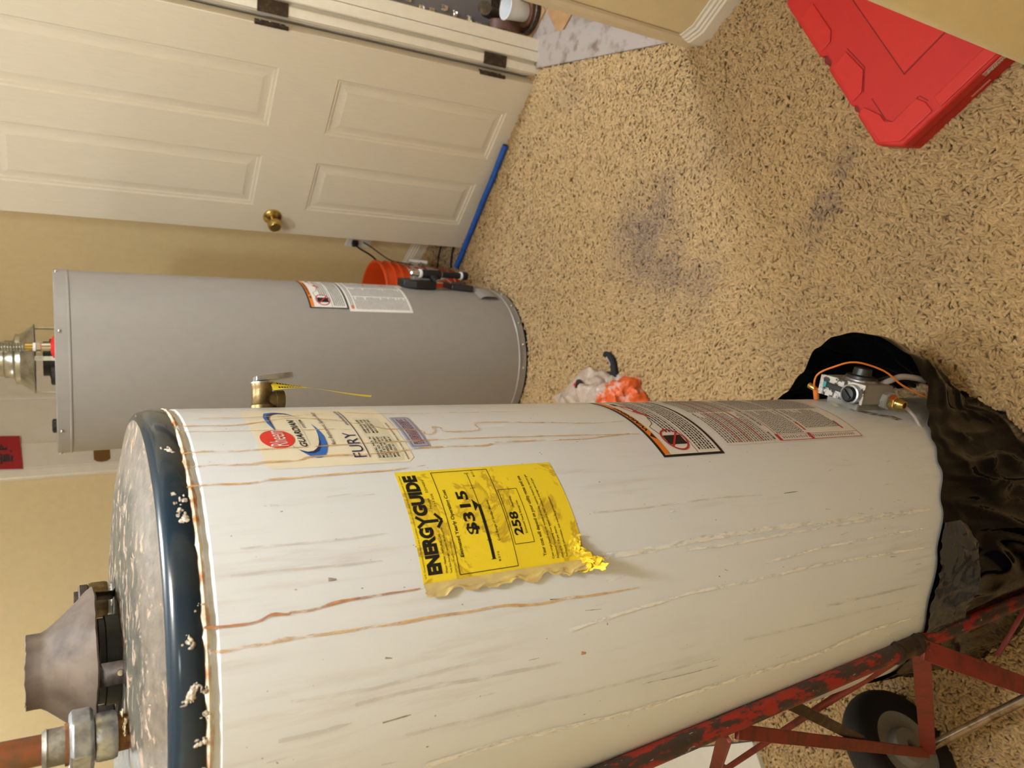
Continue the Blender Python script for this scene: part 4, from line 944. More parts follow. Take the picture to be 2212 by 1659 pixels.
b = MB(); b.tube(smooth([gp(-0.020, 0.292, 0.312), gp(-0.030, 0.305, 0.290), gp(-0.035, 0.315, 0.25), gp(-0.04, 0.31, 0.17)]), 0.0055, 10); b.obj('burner_tube', 'wire_grey', gv, 60)
b = MB(); b.tube(smooth([gp(0.010, 0.285, 0.312), gp(0.0, 0.300, 0.28), gp(-0.02, 0.31, 0.24), gp(-0.01, 0.29, 0.15)]), 0.004, 10); b.obj('dark_lead', 'black_rubber', gv, 60)
b = MB(); b.grid(lambda i, j: gp(0.006 + 0.03 * i - 0.028, 0.2530 + 0.004 * math.sin(3 * i), 0.436 + 0.016 * j), 5, 3); b.obj('paper_tag', 'label_white', gv, 0)
ribbon([(-22, 0.40), (-26, 0.36), (-29, 0.33), (-31, 0.305)], 0.012, HR + 0.0005, 'soot_smear', 'soot_smear', heater, seed=77, wj=0.6)

# ------------------------------------------------------------------ black rubbish bag pulled up around the heater's base
EDGE = [(-300, 0.255, 0.38), (-230, 0.256, 0.36), (-180, 0.256, 0.36), (-150, 0.256, 0.385), (-128, 0.255, 0.425), (-117, 0.254, 0.434), (-102, 0.254, 0.452), (-86, 0.254, 0.434), (-70, 0.2535, 0.390), (-56, 0.2535, 0.340), (-45, 0.254, 0.302), (-38, 0.257, 0.276), (-32, 0.272, 0.250), (-25, 0.310, 0.232), (-19, 0.350, 0.258), (-12, 0.372, 0.290), (-6, 0.375, 0.302), (0, 0.368, 0.305), (6, 0.350, 0.306), (13, 0.308, 0.308), (20, 0.280, 0.32), (30, 0.262, 0.34), (45, 0.256, 0.36), (60, 0.255, 0.38)]
def edge(t):
    for k in range(len(EDGE) - 1):
        a, c = EDGE[k], EDGE[k + 1]
        if a[0] <= t <= c[0]:
            u = (t - a[0]) / (c[0] - a[0]); u = u * u * (3 - 2 * u); return a[1] + (c[1] - a[1]) * u, a[2] + (c[2] - a[2]) * u
    return EDGE[-1][1:]
def bagpt(i, j, off=0.0):
    t = -300 + 360 * i; r0, h0 = edge(t); h = h0 + (0.012 - h0) * j
    a = math.radians(t); c, s = math.cos(a), math.sin(a)
    flare = 0.257 + 0.012 * j ** 1.5 + 0.004 * j * max(0, math.cos(a + 0.9))
    k = min(1, j * 2.2); r = r0 * (1 - k) + max(flare, 0.256 + (r0 - 0.255) * (1 - j)) * k
    f1 = mnoise.noise((c * 4.2 + j * 1.2, s * 4.2, j * 2.0)) * 1.6; f2 = 1 - 1.6 * abs(mnoise.noise((c * 6 + j * 2.4, s * 6 - j * 2, j * 2.6 + 4)))
    amp = 0.024 * min(1, j * 2.5)
    tight = 0.0 if t < -140 or t > 50 else 1.0
    if -120 < t < -60: amp *= 0.7
    r += max(-0.0, amp * (0.45 * f1 + 0.75 * (f2 - 0.62)) * 1.3)
    w_ = math.radians(t) * 7 + j * 3.2 + 2.5 * mnoise.noise((c * 2, s * 2, j)); r += 0.010 * min(1, j * 4) * (1 - abs(math.sin(w_))) ** 2.2 + 0.006 * min(1, j * 4) * (1 - abs(math.sin(w_ * 1.7 - j * 5))) ** 2.5
    d = abs((t + 120 + 180) % 360 - 180)
    if d < 28: r = min(r, 0.2555 + 0.02 * max(0, (d - 8) / 20))      # pressed flat under the rail
    return hp(t, h, max(r + off, 0.2532 + off))
b = MB(); b.grid(bagpt, 420, 80, wrap=True)
bag = thing('garbage_bag', hp(0, 0.012, 0), 'shiny black garbage bag gathered around the base of the white water heater', 'garbage bag')
b.obj('film', 'bag_black', bag, 70)
b = MB()
def cuff(i, j):
    t = -124 + 48 * i; r0, h0 = edge(t); w = 0.105 * min(1, max(0.02, math.sin(PI * (0.05 + 0.9 * i))) * 1.6) ** 0.7
    h = h0 + 0.001 - w * j; q = bagpt((t + 300) / 360, max(0.0, h0 - h) / max(h0 - 0.012, 0.01), 0.0)
    return q + her(t) * (0.0035 + 0.006 * abs(fbm((i * 9, j * 6, 4))))
b.grid(cuff, 60, 16); b.obj('folded_cuff', 'bag_cuff', bag, 70, label='folded-back cuff of the black bag')

# ------------------------------------------------------------------ red hand truck
MD = V(-0.745, -0.666, 0).normalized(); TD = V(0.666, -0.745, 0).normalized()
P1, P2 = V(-0.3930, 0.6295, 0.045), V(-0.4356, 0.6514, 1.02)
RD = (P2 - P1).normalized()
truck = thing('hand_truck', (P1.x, P1.y, 0), 'worn red steel hand truck under the white water heater', 'hand truck')
def rl(z): return P1 + RD * ((z - P1.z) / RD.z)
b = MB(); b.tube([rl(0.05), rl(0.3), rl(0.5), rl(0.8), rl(1.1), rl(1.32)], 0.0125, 20); b.obj('rail', 'red_worn', truck, 60)
JZ = 0.475
b = MB(); b.tube([rl(JZ - 0.035), rl(JZ + 0.03)], 0.0145, 20)
for z in (JZ + 0.03, JZ - 0.02): b.tube([rl(z - 0.006), rl(z), rl(z + 0.006)], [0.015, 0.0175, 0.015], 20)
b.obj('weld_collar', 'bronze_hinge', truck, 60)
AXF, AXN = V(-0.748, 0.832, 0.125), V(-0.43, 0.476, 0.125)
b = MB(); b.tube([AXF, AXN], 0.0085, 14); b.obj('axle', 'steel_rod', truck, 60)
def flat(name, a, c, w, t, m='red_paint', up=(0, 0, 1)):
    b = MB(); b.bar(a, c, w, t, up); return b.obj(name, m, truck, 0, bevel=0.0008)
J = rl(JZ - 0.015)
EF = V(-0.735, 0.806, 0.135); EN = V(-0.485, 0.538, 0.128)
flat('axle_brace', J + V(-0.006, -0.006, -0.01), EF, 0.026, 0.005, up=(0.4, -0.5, 0.8))
flat('axle_brace', J + V(-0.004, -0.012, -0.005), V(-0.548, 0.607, 0.14), 0.030, 0.006, up=(0.4, -0.5, 0.8))
Q = V(-0.675, 0.898, 0.62)
flat('axle_brace', rl(0.84) + V(-0.012, -0.004, 0), EF, 0.018, 0.006, up=(0.4, -0.5, 0.8))
b = MB(); q = smooth([J + V(-0.004, -0.004, 0.03), V(-0.475, 0.700, 0.49), V(-0.545, 0.770, 0.545), Q]); b.tube(q, list(np.linspace(0.0075, 0.0045, len(q))), 8); b.obj('curved_stay', 'red_paint', truck, 60)
flat('cross_bar', rl(0.86) + V(-0.010, -0.004, 0), Q, 0.02, 0.005, up=(0.4, -0.5, 0.8))
flat('cross_bar', rl(0.70) + V(-0.03, 0.03, 0), V(-0.60, 0.742, 0.44), 0.016, 0.006, 'bronze_hinge', up=(0.4, -0.5, 0.8))
b = MB(); b.tube([Q - RD * 0.03, Q + RD * 0.3, Q + RD * 0.68], 0.0125, 18); b.obj('rear_rail', 'red_worn', truck, 60)
b = MB(); b.tube(smooth([rl(1.31), rl(1.33) + V(-0.03, 0.03, 0.01), Q + RD * 0.70 + V(0.03, -0.03, 0.01), Q + RD * 0.675]), 0.0125, 18); b.obj('handle', 'red_worn', truck, 60)
flat('foot_stay', rl(0.13) + V(-0.01, -0.004, 0), V(-0.50, 0.665, 0.16), 0.008, 0.005)
flat('lug', V(-0.487, 0.70, 0.25), V(-0.505, 0.67, 0.20), 0.018, 0.006, 'steel_rod', up=(0.5, 0.5, 0.6))
b = MB(); tc = hp(0, 0.012, 0); tc.z = 0.008
b.obox(V(tc.x, tc.y, 0.004) - TD * 0.14 - MD * 0.18, TD * 0.28, MD * 0.42, Z * 0.010); b.obj('toe_plate', 'red_paint', truck, 0, bevel=0.002)
for c, ax in ((V(-0.762, 0.872, 0.122), (AXF - AXN).normalized()), (AXN + (AXN - AXF).normalized() * 0.03, (AXN - AXF).normalized())):
    fr = frame(c, ax)
    b = MB(); b.lathe([(0.070, -0.026), (0.098, -0.030), (0.114, -0.024), (0.120, -0.010), (0.121, 0.0), (0.120, 0.010), (0.114, 0.024), (0.098, 0.030), (0.070, 0.026)], 56, fr); wl = b.obj('tire', 'tire', truck, 50)
    b = MB(); b.lathe([(0.072, -0.024), (0.060, -0.016), (0.040, -0.018), (0.034, -0.034), (0.014, -0.036), (0.010, -0.036), (0.010, 0.036), (0.034, 0.034), (0.040, 0.018), (0.060, 0.016), (0.072, 0.024)], 40, fr); b.obj('hub', 'hub_white', truck, 40, label='off-white wheel hub')
    b = MB(); b.lathe([(0.0735, -0.0255), (0.071, -0.018), (0.0735, -0.010)], 40, fr); b.obj('rim', 'black_rubber', truck, 40)

# ------------------------------------------------------------------ new grey water heater
GC = V(0.109, 2.640, 0); GR = 0.279
grey = thing('water_heater', GC, 'new plain grey water heater standing near the open door', 'water heater')
G4 = Matrix.Translation(GC)
def gpt(t, h, r=GR): a = math.radians(t); return GC + V(r * math.cos(a), r * math.sin(a), h)
b = MB(); b.lathe([(0, 0.03), (GR - 0.004, 0.03)] + [(GR - 0.002, z) for z in np.linspace(0.05, 1.512, 12)] + [(0, 1.512)], 140, G4); b.obj('jacket', 'jacket_grey', grey, 30)
b = MB(); b.lathe([(GR - 0.003, 1.508), (GR + 0.001, 1.511), (GR + 0.0012, 1.514), (GR, 1.516), (GR, 1.546), (GR - 0.002, 1.5485), (GR - 0.006, 1.549), (0, 1.549)], 140, G4); b.obj('top_pan', 'jacket_grey', grey, 30)
b = MB(); b.lathe([(GR - 0.010, 0.026), (GR, 0.027), (GR, 0.050), (GR + 0.0014, 0.053), (GR + 0.0014, 0.056), (GR - 0.003, 0.060)], 140, G4); b.obj('bottom_pan', 'jacket_grey', grey, 30)
b = MB(); b.lathe([(0, 0.001), (GR - 0.012, 0.001), (GR - 0.009, 0.024), (GR - 0.012, 0.03), (0, 0.03)], 80, G4); b.obj('foot_ring', 'black_plastic', grey, 30)
for t, h in ((-22, 1.541), (-75, 1.537), (-137, 1.537), (-170, 1.54), (-46, 0.038), (-64, 0.038), (-82, 0.038), (-100, 0.038), (-28, 0.038), (30, 1.54)):
    b = MB(); b.lathe([(0, 0), (0.0055, 0), (0.0052, 0.002), (0.003, 0.0042), (0, 0.0048)], 12, frame(gpt(t, h, GR), gpt(t, h, 1) - gpt(t, h, 0))); b.obj('screw', 'chrome', grey, 40)
GT = GC + Z * 1.549 + V(0.008, 0.0, 0); GTm = Matrix.Translation(GT)
b = MB(); b.lathe([(0.060, 0), (0.060, 0.012), (0.052, 0.014), (0.052, 0.030), (0.046, 0.030), (0.044, 0.002)], 40, GTm); b.obj('flue_collar', 'black_plastic', grey, 40)
b = MB(); b.lathe([(0.104, 0.050), (0.105, 0.052), (0.092, 0.058), (0.080, 0.070), (0.075, 0.084), (0.074, 0.098), (0.058, 0.104), (0.056, 0.108), (0.056, 0.124), (0.052, 0.128), (0.050, 0.16), (0.048, 0.16), (0.05, 0.10), (0.072, 0.09), (0.103, 0.0505)], 56, GTm); gh = b.obj('draft_hood', 'galvanised', grey, 40, label='galvanised draft hood')
for a in (-92, 20, 178):
    c, s = math.cos(math.radians(a)), math.sin(math.radians(a)); p = GT + V(c * 0.100, s * 0.100, 0); e = V(-s, c, 0)
    b = MB(); b.bar(p, p + Z * 0.054, 0.013, 0.002, up=(c, s, 0)); b.obj('hood_leg', 'galvanised', gh, 0)
NP = GC + V(0.038, -0.100, 1.549)
b = MB(); b.lathe([(0.0335, 0), (0.032, 0.003), (0.018, 0.010), (0.012, 0.010)], 36, Matrix.Translation(NP)); nr = b.obj('hot_ring', 'red_ring', grey, 40, label='red plastic ring')
b = MB(); b.tube([NP + Z * 0.0, NP + Z * 0.032], 0.0125, 20); hexnut(b, NP + Z * 0.032, Z, 0.0165, 0.014); b.obj('nipple', 'chrome', nr, 30)
b = MB(); b.tube([NP + Z * 0.046, NP + Z * 0.053], 0.0128, 18); b.obj('white_tape', 'plastic_white', nr, 40)
b = MB(); b.tube([NP + Z * 0.053, NP + Z * 0.072], 0.0115, 18); b.obj('ferrule', 'brass', nr, 40)
b = MB(); q = [(0.0105 + 0.0025 * (k % 2), 0.072 + 0.0035 * k) for k in range(46)]; b.lathe(q, 20, Matrix.Translation(NP)); b.obj('flex_connector', 'galvanised', nr, 60)
for p, r in ((GC + V(-0.045, -0.10, 1.549), 0.028), (GC + V(-0.19, -0.17, 1.549), 0.020)):
    b = MB(); b.lathe([(0, 0), (r, 0), (r, 0.008), (r * 0.8, 0.011), (0, 0.011)], 28, Matrix.Translation(p)); b.obj('port_plug', 'black_plastic', grey, 40)
GW = Wrap(gpt, GR - 0.002)
warning_label(GW, grey, -54.8, -10.0, 0.698, 0.832, 31)
lb = GW.patch('instruction_label', -56.8, -10.0, 0.466, 0.697, 'label_white', grey, 0.0005, 'white instruction sheet of fine print')
b = MB()
for q, (a, c) in enumerate(((-54.5, -41.5), (-40.5, -28.0), (-27.0, -13.0))):
    GW.print_rows(b, a, c, 0.475, 0.672, 34, 40 + q, 0.5, wmax=0.006)
GW.print_rows(b, -54, -14, 0.677, 0.690, 2, 44, 0.5); b.obj('black_print', 'ink_grey', lb, 0)
b = MB()
for h in (0.684,): GW.line(b, -54.5, h, -51.0, h, 0.010)
for h in (0.60, 0.53): GW.line(b, -22.0, h, -17.0, h, 0.007)
b.obj('orange_print', 'ink_orange', lb, 0)
lb = GW.patch('side_label', -22.0, -2.0, 0.34, 0.462, 'label_pale', grey, 0.0005, 'small pale label with red marks')
b = MB(); GW.line(b, -21, 0.445, -14, 0.445, 0.008); GW.line(b, -21, 0.395, -14, 0.395, 0.008); b.obj('red_print', 'ink_red', lb, 0)
# gas control, pipework and burner door of the grey heater
TT = -15.0; a_ = math.radians(TT); ger = V(math.cos(a_), math.sin(a_), 0); get = V(-math.sin(a_), math.cos(a_), 0)
def gg(t, r, h): return GC + ger * r + get * t + Z * h
b = MB(); ol = [(-0.05, 0.318), (0.05, 0.318), (0.05, 0.40), (0.03, 0.445), (-0.03, 0.445), (-0.05, 0.40)]
b.prism(ol, gg(0, 0.276, 0), get, Z, ger * 0.030); gctl = b.obj('gas_control', 'black_plastic', grey, 20, bevel=0.004, label='black gas control with iron pipe tee')
b = MB(); b.prism([(-0.026, 0.33), (0.026, 0.33), (0.026, 0.39), (-0.026, 0.39)], gg(0, 0.306, 0), get, Z, ger * 0.012); b.obj('control_face', 'valve_grey', gctl, 20, bevel=0.003)
TX = gg(-0.03, 0.332, 0)
b = MB(); b.tube([TX + Z * 0.378, TX + Z * 0.302], 0.0165, 20); b.tube([TX + Z * 0.342, TX + Z * 0.318 - get * 0.012 - ger * 0.022], 0.0145, 16); b.tube([TX + Z * 0.306, TX + Z * 0.300], 0.0182, 20); b.obj('pipe_tee', 'black_iron', gctl, 40)
b = MB(); b.tube([TX + Z * 0.302, TX + Z * 0.294], 0.0125, 16); b.obj('thread', 'zinc', gctl, 40)
b = MB(); b.tube([TX + Z * 0.296, TX + Z * 0.212], 0.0118, 18); b.obj('drip_leg', 'black_iron', gctl, 40)
b = MB(); b.tube([TX + Z * 0.216, TX + Z * 0.208], 0.0150, 18); b.obj('tape_ring', 'plastic_white', gctl, 40)
b = MB(); b.tube([TX + Z * 0.208, TX + Z * 0.186], [0.0165, 0.015], 18); b.obj('pipe_cap', 'black_iron', gctl, 40)
b = MB(); b.tube([TX + Z * 0.386, TX + Z * 0.378], 0.0165, 18); b.obj('tape_ring', 'plastic_white', gctl, 40)
b = MB(); b.tube([TX + Z * 0.384, TX + Z * 0.400, TX + Z * 0.401, TX + Z * 0.418, TX + Z * 0.422], [0.0125, 0.0125, 0.0105, 0.0105, 0.007], 18); b.obj('flare_nut', 'chrome', gctl, 40)
b = MB(); hexnut(b, gg(-0.012, 0.312, 0.378), Z, 0.016, 0.028); b.obj('union', 'zinc', gctl, 25)
b = MB(); b.tube([gg(0.0, 0.290, 0.318), gg(-0.004, 0.305, 0.295), gg(-0.010, 0.315, 0.262), gg(0.0, 0.300, 0.235)], 0.0032, 8); b.obj('pilot_tube', 'wire_grey', gctl, 60)
b = MB(); b.tube([gg(0.015, 0.288, 0.318), gg(0.018, 0.318, 0.29), gg(0.012, 0.320, 0.26), gg(0.01, 0.29, 0.23)], 0.0022, 8); b.obj('sensor_lead', 'ink_red', gctl, 60)
b = MB(); b.prism([(-0.06, 0.166), (0.06, 0.166), (0.05, 0.245), (-0.03, 0.245)], gg(0, 0.274, 0), get, Z, ger * 0.024); b.obj('junction_cover', 'black_plastic', grey, 20, bevel=0.004)
b = MB(); b.grid(lambda i, j: gpt(-38 + 46 * i, 0.075 + 0.085 * j, GR + 0.012 * math.sin(PI * min(1, max(0, j))) ** 0.3), 16, 6); b.obj('burner_door', 'jacket_grey', grey, 40)

# ------------------------------------------------------------------ orange bucket
BC = V(0.395, 3.01, 0.012); BM = Matrix.Translation(BC)
bk = thing('bucket', BC, 'orange plastic bucket behind the grey water heater by the wall', 'bucket')
b = MB(); b.lathe([(0, 0.0), (0.128, 0.0), (0.131, 0.004), (0.143, 0.275), (0.151, 0.277), (0.1515, 0.283), (0.145, 0.286), (0.1455, 0.310), (0.1525, 0.312), (0.153, 0.318), (0.146, 0.321), (0.1465, 0.352), (0.153, 0.356), (0.154, 0.364), (0.150, 0.368), (0.1435, 0.366), (0.127, 0.010), (0, 0.008)], 72, BM); b.obj('pail', 'bucket_orange', bk, 35)
BWp = Wrap(lambda t, h, r: BC + V((0.131 + 0.0435 * h + r) * math.cos(math.radians(t)), (0.131 + 0.0435 * h + r) * math.sin(math.radians(t)), h), 0.0)
BWp.r = 0.0
def bpt(t, h): a = math.radians(t); r = 0.1318 + 0.0435 * h; return BC + V(r * math.cos(a), r * math.sin(a), h)
b = MB()
def btext(txt, t0, t1, h0, h1, bold=0.05, slope=0.0):
    vs, fs = text2d(txt, bold); b.add([bpt(t0 + (t1 - t0) * x, h0 + (h1 - h0) * y + slope * x) for x, y in vs], fs)
btext('HOME', -60, 10, 0.15, 0.215, slope=0.03); btext('DEPOT', -60, 10, 0.07, 0.135, slope=0.03); btext('THE', -62, -38, 0.222, 0.245)
for (t0, h0), (t1, h1) in (((-68, 0.03), (18, 0.06)), ((18, 0.06), (18, 0.28)), ((18, 0.26), (-68, 0.23)), ((-68, 0.25), (-68, 0.03))):
    n = 14; vs = []
    for k in range(n + 1):
        u = k / n; t, h = t0 + (t1 - t0) * u, h0 + (h1 - h0) * u
        for q in (-1, 1): vs.append(bpt(t + (0.9 * q if t0 == t1 else 0), h + (0.0025 * q if t0 != t1 else 0)))
    b.add(vs, [(2 * k, 2 * k + 1, 2 * k + 3, 2 * k + 2) for k in range(n)])
b.obj('white_print', 'plastic_white', bk, 0)
b = MB(); hp_ = [BC + V(0.154 * math.cos(a) , 0.154 * math.sin(a), 0.30) for a in (0.2,)]
bl = []
for k in range(15):
    u = k / 14; a = math.radians(60 - 150 * u); bl.append(BC + V(0.158 * math.cos(a), 0.158 * math.sin(a), 0.30 - 0.135 * math.sin(PI * u)))
b.tube(bl, 0.002, 6); b.obj('bail', 'zinc', bk, 60)
b = MB(); g0, g1 = bl[6], bl[8]; b.tube([g0 + V(0.004, 0, 0.03), g1 + V(0.004, 0, -0.03)], 0.008, 12); b.obj('grip', 'plastic_white', bk, 60)

# ------------------------------------------------------------------ blue pipe on the floor, cords and outlet on the wall
b = MB(); b.tube([V(0.932, 2.462, 0.030), V(0.84, 2.560, 0.029), V(0.75, 2.658, 0.031), V(0.66, 2.757, 0.029), V(0.555, 2.870, 0.030), V(0.525, 2.905, 0.030)], 0.0115, 18)
bp = thing('pipe', V(0.73, 2.68, 0.019), 'bright blue plastic pipe lying on the carpet along the door bottom', 'pipe'); b.obj('pipe_wall', 'blue_pvc', bp, 60)
b = MB(); e_ = (V(0.932, 2.462, 0.030) - V(0.84, 2.560, 0.029)).normalized(); b.lathe([(0, 0.0004), (0.0085, 0.0004)], 18, frame(V(0.932, 2.462, 0.030), e_)); b.obj('bore', 'ink_navy', bp, 0)
OP = V(0.662, 3.179, 0.375); ou = thing('outlet', OP - Z * 0.057, 'white wall outlet behind the open door', 'outlet')
b = MB(); b.obox(OP - N30 * 0.0 - D30 * 0.035 - Z * 0.057, D30 * 0.07, -N30 * 0.006, Z * 0.114); b.obj('plate', 'plastic_white', ou, 0, bevel=0.002)
for k, (lab, pts, r) in enumerate((
        ('thick black power cord hanging from wall outlet to the bucket', [OP - N30 * 0.008 + Z * 0.02, OP - N30 * 0.04 + Z * 0.01, OP - N30 * 0.06 + D30 * 0.03 - Z * 0.06, OP - N30 * 0.06 + D30 * 0.10 - Z * 0.13, OP - N30 * 0.05 + D30 * 0.17 - Z * 0.17], 0.004),
        ('thin black cord running along the wall above the baseboard', [OP - N30 * 0.008 - Z * 0.02, OP - N30 * 0.03 - Z * 0.05, OP - N30 * 0.04 + D30 * 0.05 - Z * 0.13, OP - N30 * 0.03 + D30 * 0.09 - Z * 0.19, OP - N30 * 0.03 + D30 * 0.10 - Z * 0.26, OP - N30 * 0.03 + D30 * 0.11 - Z * 0.30], 0.0028),
        ('black cord looping on the carpet beside the baseboard', [V(0.66, 3.06, 0.02), V(0.61, 3.09, 0.022), V(0.565, 3.11, 0.02), V(0.535, 3.12, 0.02)], 0.0035),
        ('black plug cord on the carpet in front of the bucket', [V(0.65, 2.93, 0.02), V(0.60, 2.95, 0.024), V(0.56, 2.965, 0.024), V(0.53, 2.975, 0.02)], 0.0045))):
    b = MB(); b.tube(smooth(pts), r, 8); c = b.obj('cord', 'black_rubber', None, 60, label=lab, cat='cord', group='cords behind the door')
b = MB(); b.obox(OP - N30 * 0.007 - D30 * 0.012 + Z * 0.008, D30 * 0.024, -N30 * 0.022, Z * 0.026); b.obj('plug', 'black_plastic', ou, 0, bevel=0.003)

# ------------------------------------------------------------------ plastic shopping bag with tools
SB = V(-0.10, 1.90, 0.014)
sb = thing('shopping_bag', SB, 'crumpled tan and orange plastic shopping bag on the carpet behind the white heater', 'shopping bag')
b = MB()
def sbag(i, j):
    a = 2 * PI * i; e = 0.5 * PI * j; rx, ry, rz = 0.135, 0.205, 0.105
    x, y, z = rx * math.cos(a) * math.cos(e), ry * math.sin(a) * math.cos(e), rz * math.sin(e)
    n = fbm((x * 14, y * 14, z * 14)); n2 = 1 - abs(fbm((x * 20 + 3, y * 20, z * 20))); k = 1 + 0.22 * n + 0.16 * (n2 - 0.6)
    return SB + V(x * k, y * k, z * k)
b.grid(sbag, 90, 30, wrap=True); b.obj('film', 'shop_bag', sb, 70)
b = MB(); b.grid(lambda i, j: SB + V(-0.05 + 0.10 * i + 0.02 * j, 0.20 + 0.10 * i * (1 - j) + 0.03 * j, 0.008 + 0.045 * j * (1 - i) + 0.012 * fbm((i * 8, j * 8, 0))), 14, 8); b.obj('handle_loop', 'shop_bag', sb, 70)
b = MB(); b.tube([SB + V(0.05, -0.02, 0.08), SB + V(0.085, 0.02, 0.095), SB + V(0.10, 0.07, 0.06)], [0.016, 0.018, 0.012], 12)
tl = thing('pliers', SB + V(0.07, 0.0, 0.06), 'red and black pliers poking out of the plastic shopping bag', 'pliers'); b.obj('black_grip', 'black_plastic', tl, 60)
b = MB(); b.tube([SB + V(0.06, 0.01, 0.095), SB + V(0.094, 0.055, 0.088)], [0.006, 0.007], 10); b.obj('red_grip', 'ink_red', tl, 60)
kt = thing('hook_tool', (0.05, 1.86, 0.016), 'dark curved hook tool lying on carpet beside the plastic bag', 'tool')
b = MB(); b.tube([V(0.012, 1.842, 0.024), V(0.040, 1.846, 0.026), V(0.066, 1.852, 0.027), V(0.082, 1.868, 0.027), V(0.088, 1.888, 0.025), V(0.084, 1.902, 0.022)], [0.011, 0.012, 0.012, 0.0115, 0.010, 0.004], 12); b.obj('handle', 'black_rubber', kt, 60)
b = MB(); b.tube([V(0.022, 1.852, 0.022), V(0.026, 1.890, 0.020), V(0.024, 1.914, 0.018)], [0.008, 0.006, 0.003], 10); b.obj('spur', 'black_plastic', kt, 60)
b = MB(); b.tube([V(0.030, 1.846, 0.030), V(0.060, 1.853, 0.0395), V(0.078, 1.868, 0.038)], 0.002, 8); b.obj('grey_line', 'wire_grey', kt, 60)

# ------------------------------------------------------------------ red tool case
CO, CU, CV = V(0.434, 0.8845, 0.014), V(0.88, 0.475, 0).normalized(), V(0.5226, -0.8526, 0).normalized()
LU, LV = 0.53, 0.36
case = thing('tool_case', CO + CU * LU / 2 + CV * LV / 2, 'red hard plastic tool case lying flat on the carpet in the corner', 'tool case')
def outl(ins, ch=0.046):
    return [(ch, ins), (0.130, ins), (0.136, ins + 0.010), (0.150, ins + 0.010), (0.156, ins), (0.268, ins), (0.276, ins + 0.014), (0.300, ins + 0.014), (0.308, ins), (LU - ch, ins), (LU - ins, ch), (LU - ins, LV - ch), (LU - ch, LV - ins), (ch, LV - ins), (ins, LV - ch), (ins, ch * 0.9)]
b = MB(); b.prism(outl(0.006), CO, CU, CV, Z * 0.036); b.obj('base_shell', 'case_red', case, 20, bevel=0.005)
b = MB(); b.prism(outl(0.014), CO + Z * 0.036, CU, CV, Z * 0.006); b.obj('seam', 'groove_red', case, 0)
b = MB(); b.prism(outl(0.0), CO + Z * 0.042, CU, CV, Z * 0.032); b.obj('lid_shell', 'case_red', case, 20, bevel=0.007)
ZT = 0.0738
def raised(name, pts, h=0.0035, m='case_red_trim', z=ZT, bev=0.0025):
    b = MB(); b.prism(pts, CO + Z * z, CU, CV, Z * h); return b.obj(name, m, case, 20, bevel=bev)
raised('corner_armor', [(0.042, 0.010), (0.130, 0.010), (0.130, 0.022), (0.088, 0.040), (0.070, 0.040), (0.056, 0.052), (0.056, 0.110), (0.034, 0.120), (0.010, 0.120), (0.010, 0.044)])
raised('latch_panel', [(0.160, 0.010), (0.262, 0.010), (0.262, 0.052), (0.196, 0.060), (0.160, 0.034)])
raised('latch_panel', [(0.312, 0.010), (0.42, 0.010), (0.42, 0.05), (0.33, 0.05), (0.312, 0.036)])
raised('center_panel', [(0.118, 0.118), (0.40, 0.118), (0.40, 0.32), (0.118, 0.32)], 0.002)
raised('edge_lip', [(0.004, 0.135), (0.030, 0.135), (0.030, 0.33), (0.004, 0.33)], 0.003)
for p0, p1 in (((0.056, 0.114), (0.056, 0.056)), ((0.058, 0.050), (0.072, 0.0425)), ((0.072, 0.0425), (0.132, 0.0425)), ((0.200, 0.064), (0.266, 0.056)), ((0.200, 0.064), (0.158, 0.036)), ((0.116, 0.116), (0.34, 0.116)), ((0.116, 0.116), (0.116, 0.30)), ((0.034, 0.124), (0.056, 0.116))):
    b = MB(); a, c = CO + CU * p0[0] + CV * p0[1] + Z * 0.0741, CO + CU * p1[0] + CV * p1[1] + Z * 0.0741; b.bar(a, c, 0.0018, 0.0012); b.obj('groove', 'groove_red', case, 0)
for u in (0.143, 0.288):
    b = MB(); b.lathe([(0, 0), (0.013, 0), (0.013, 0.026), (0, 0.026)], 20, Matrix.Translation(CO + CU * u + CV * 0.014 + Z * 0.0435)); b.obj('latch_hole', 'groove_red', case, 40)
b = MB(); b.obox(CO + CU * -0.0006 + CV * 0.215 + Z * 0.050, CV * 0.085, CU * 0.002, Z * 0.014); lp = b.obj('logo_plate', 'ink_pink', case, 0)
b = MB(); vs, fs = text2d('Milwaukee', 0.02, 0.3); b.add([CO + CU * -0.0012 + CV * (0.220 + 0.075 * x) + Z * (0.0515 + 0.011 * y) for x, y in vs], fs); b.obj('logo_script', 'plastic_white', case, 0)
b = MB(); b.obox(CO + CU * 0.0052 + CV * 0.17 + Z * 0.016, CV * 0.04, CU * 0.002, Z * 0.005); b.obj('white_scuff', 'ink_pink', case, 0)

# ------------------------------------------------------------------ pale board on the floor behind the hand truck
e1_, e2_ = V(-0.90, -0.436, 0).normalized(), V(-0.436, 0.90, 0).normalized()
fb = thing('foam_board', V(-1.1, 1.43, 0.014), 'pale flat board lying on carpet behind the hand truck', 'board')
b = MB(); b.obox(V(-0.948, 1.326, 0.016), e1_ * 0.55, e2_ * 0.5, Z * 0.016); b.obj('sheet', 'foam_board', fb, 0, bevel=0.001)
b = MB(); b.obox(V(-0.9475, 1.3255, 0.0165) - e1_ * 0.001, e1_ * 0.003, e2_ * 0.5, Z * 0.0135); b.obj('edge_band', 'board_edge', fb, 0)

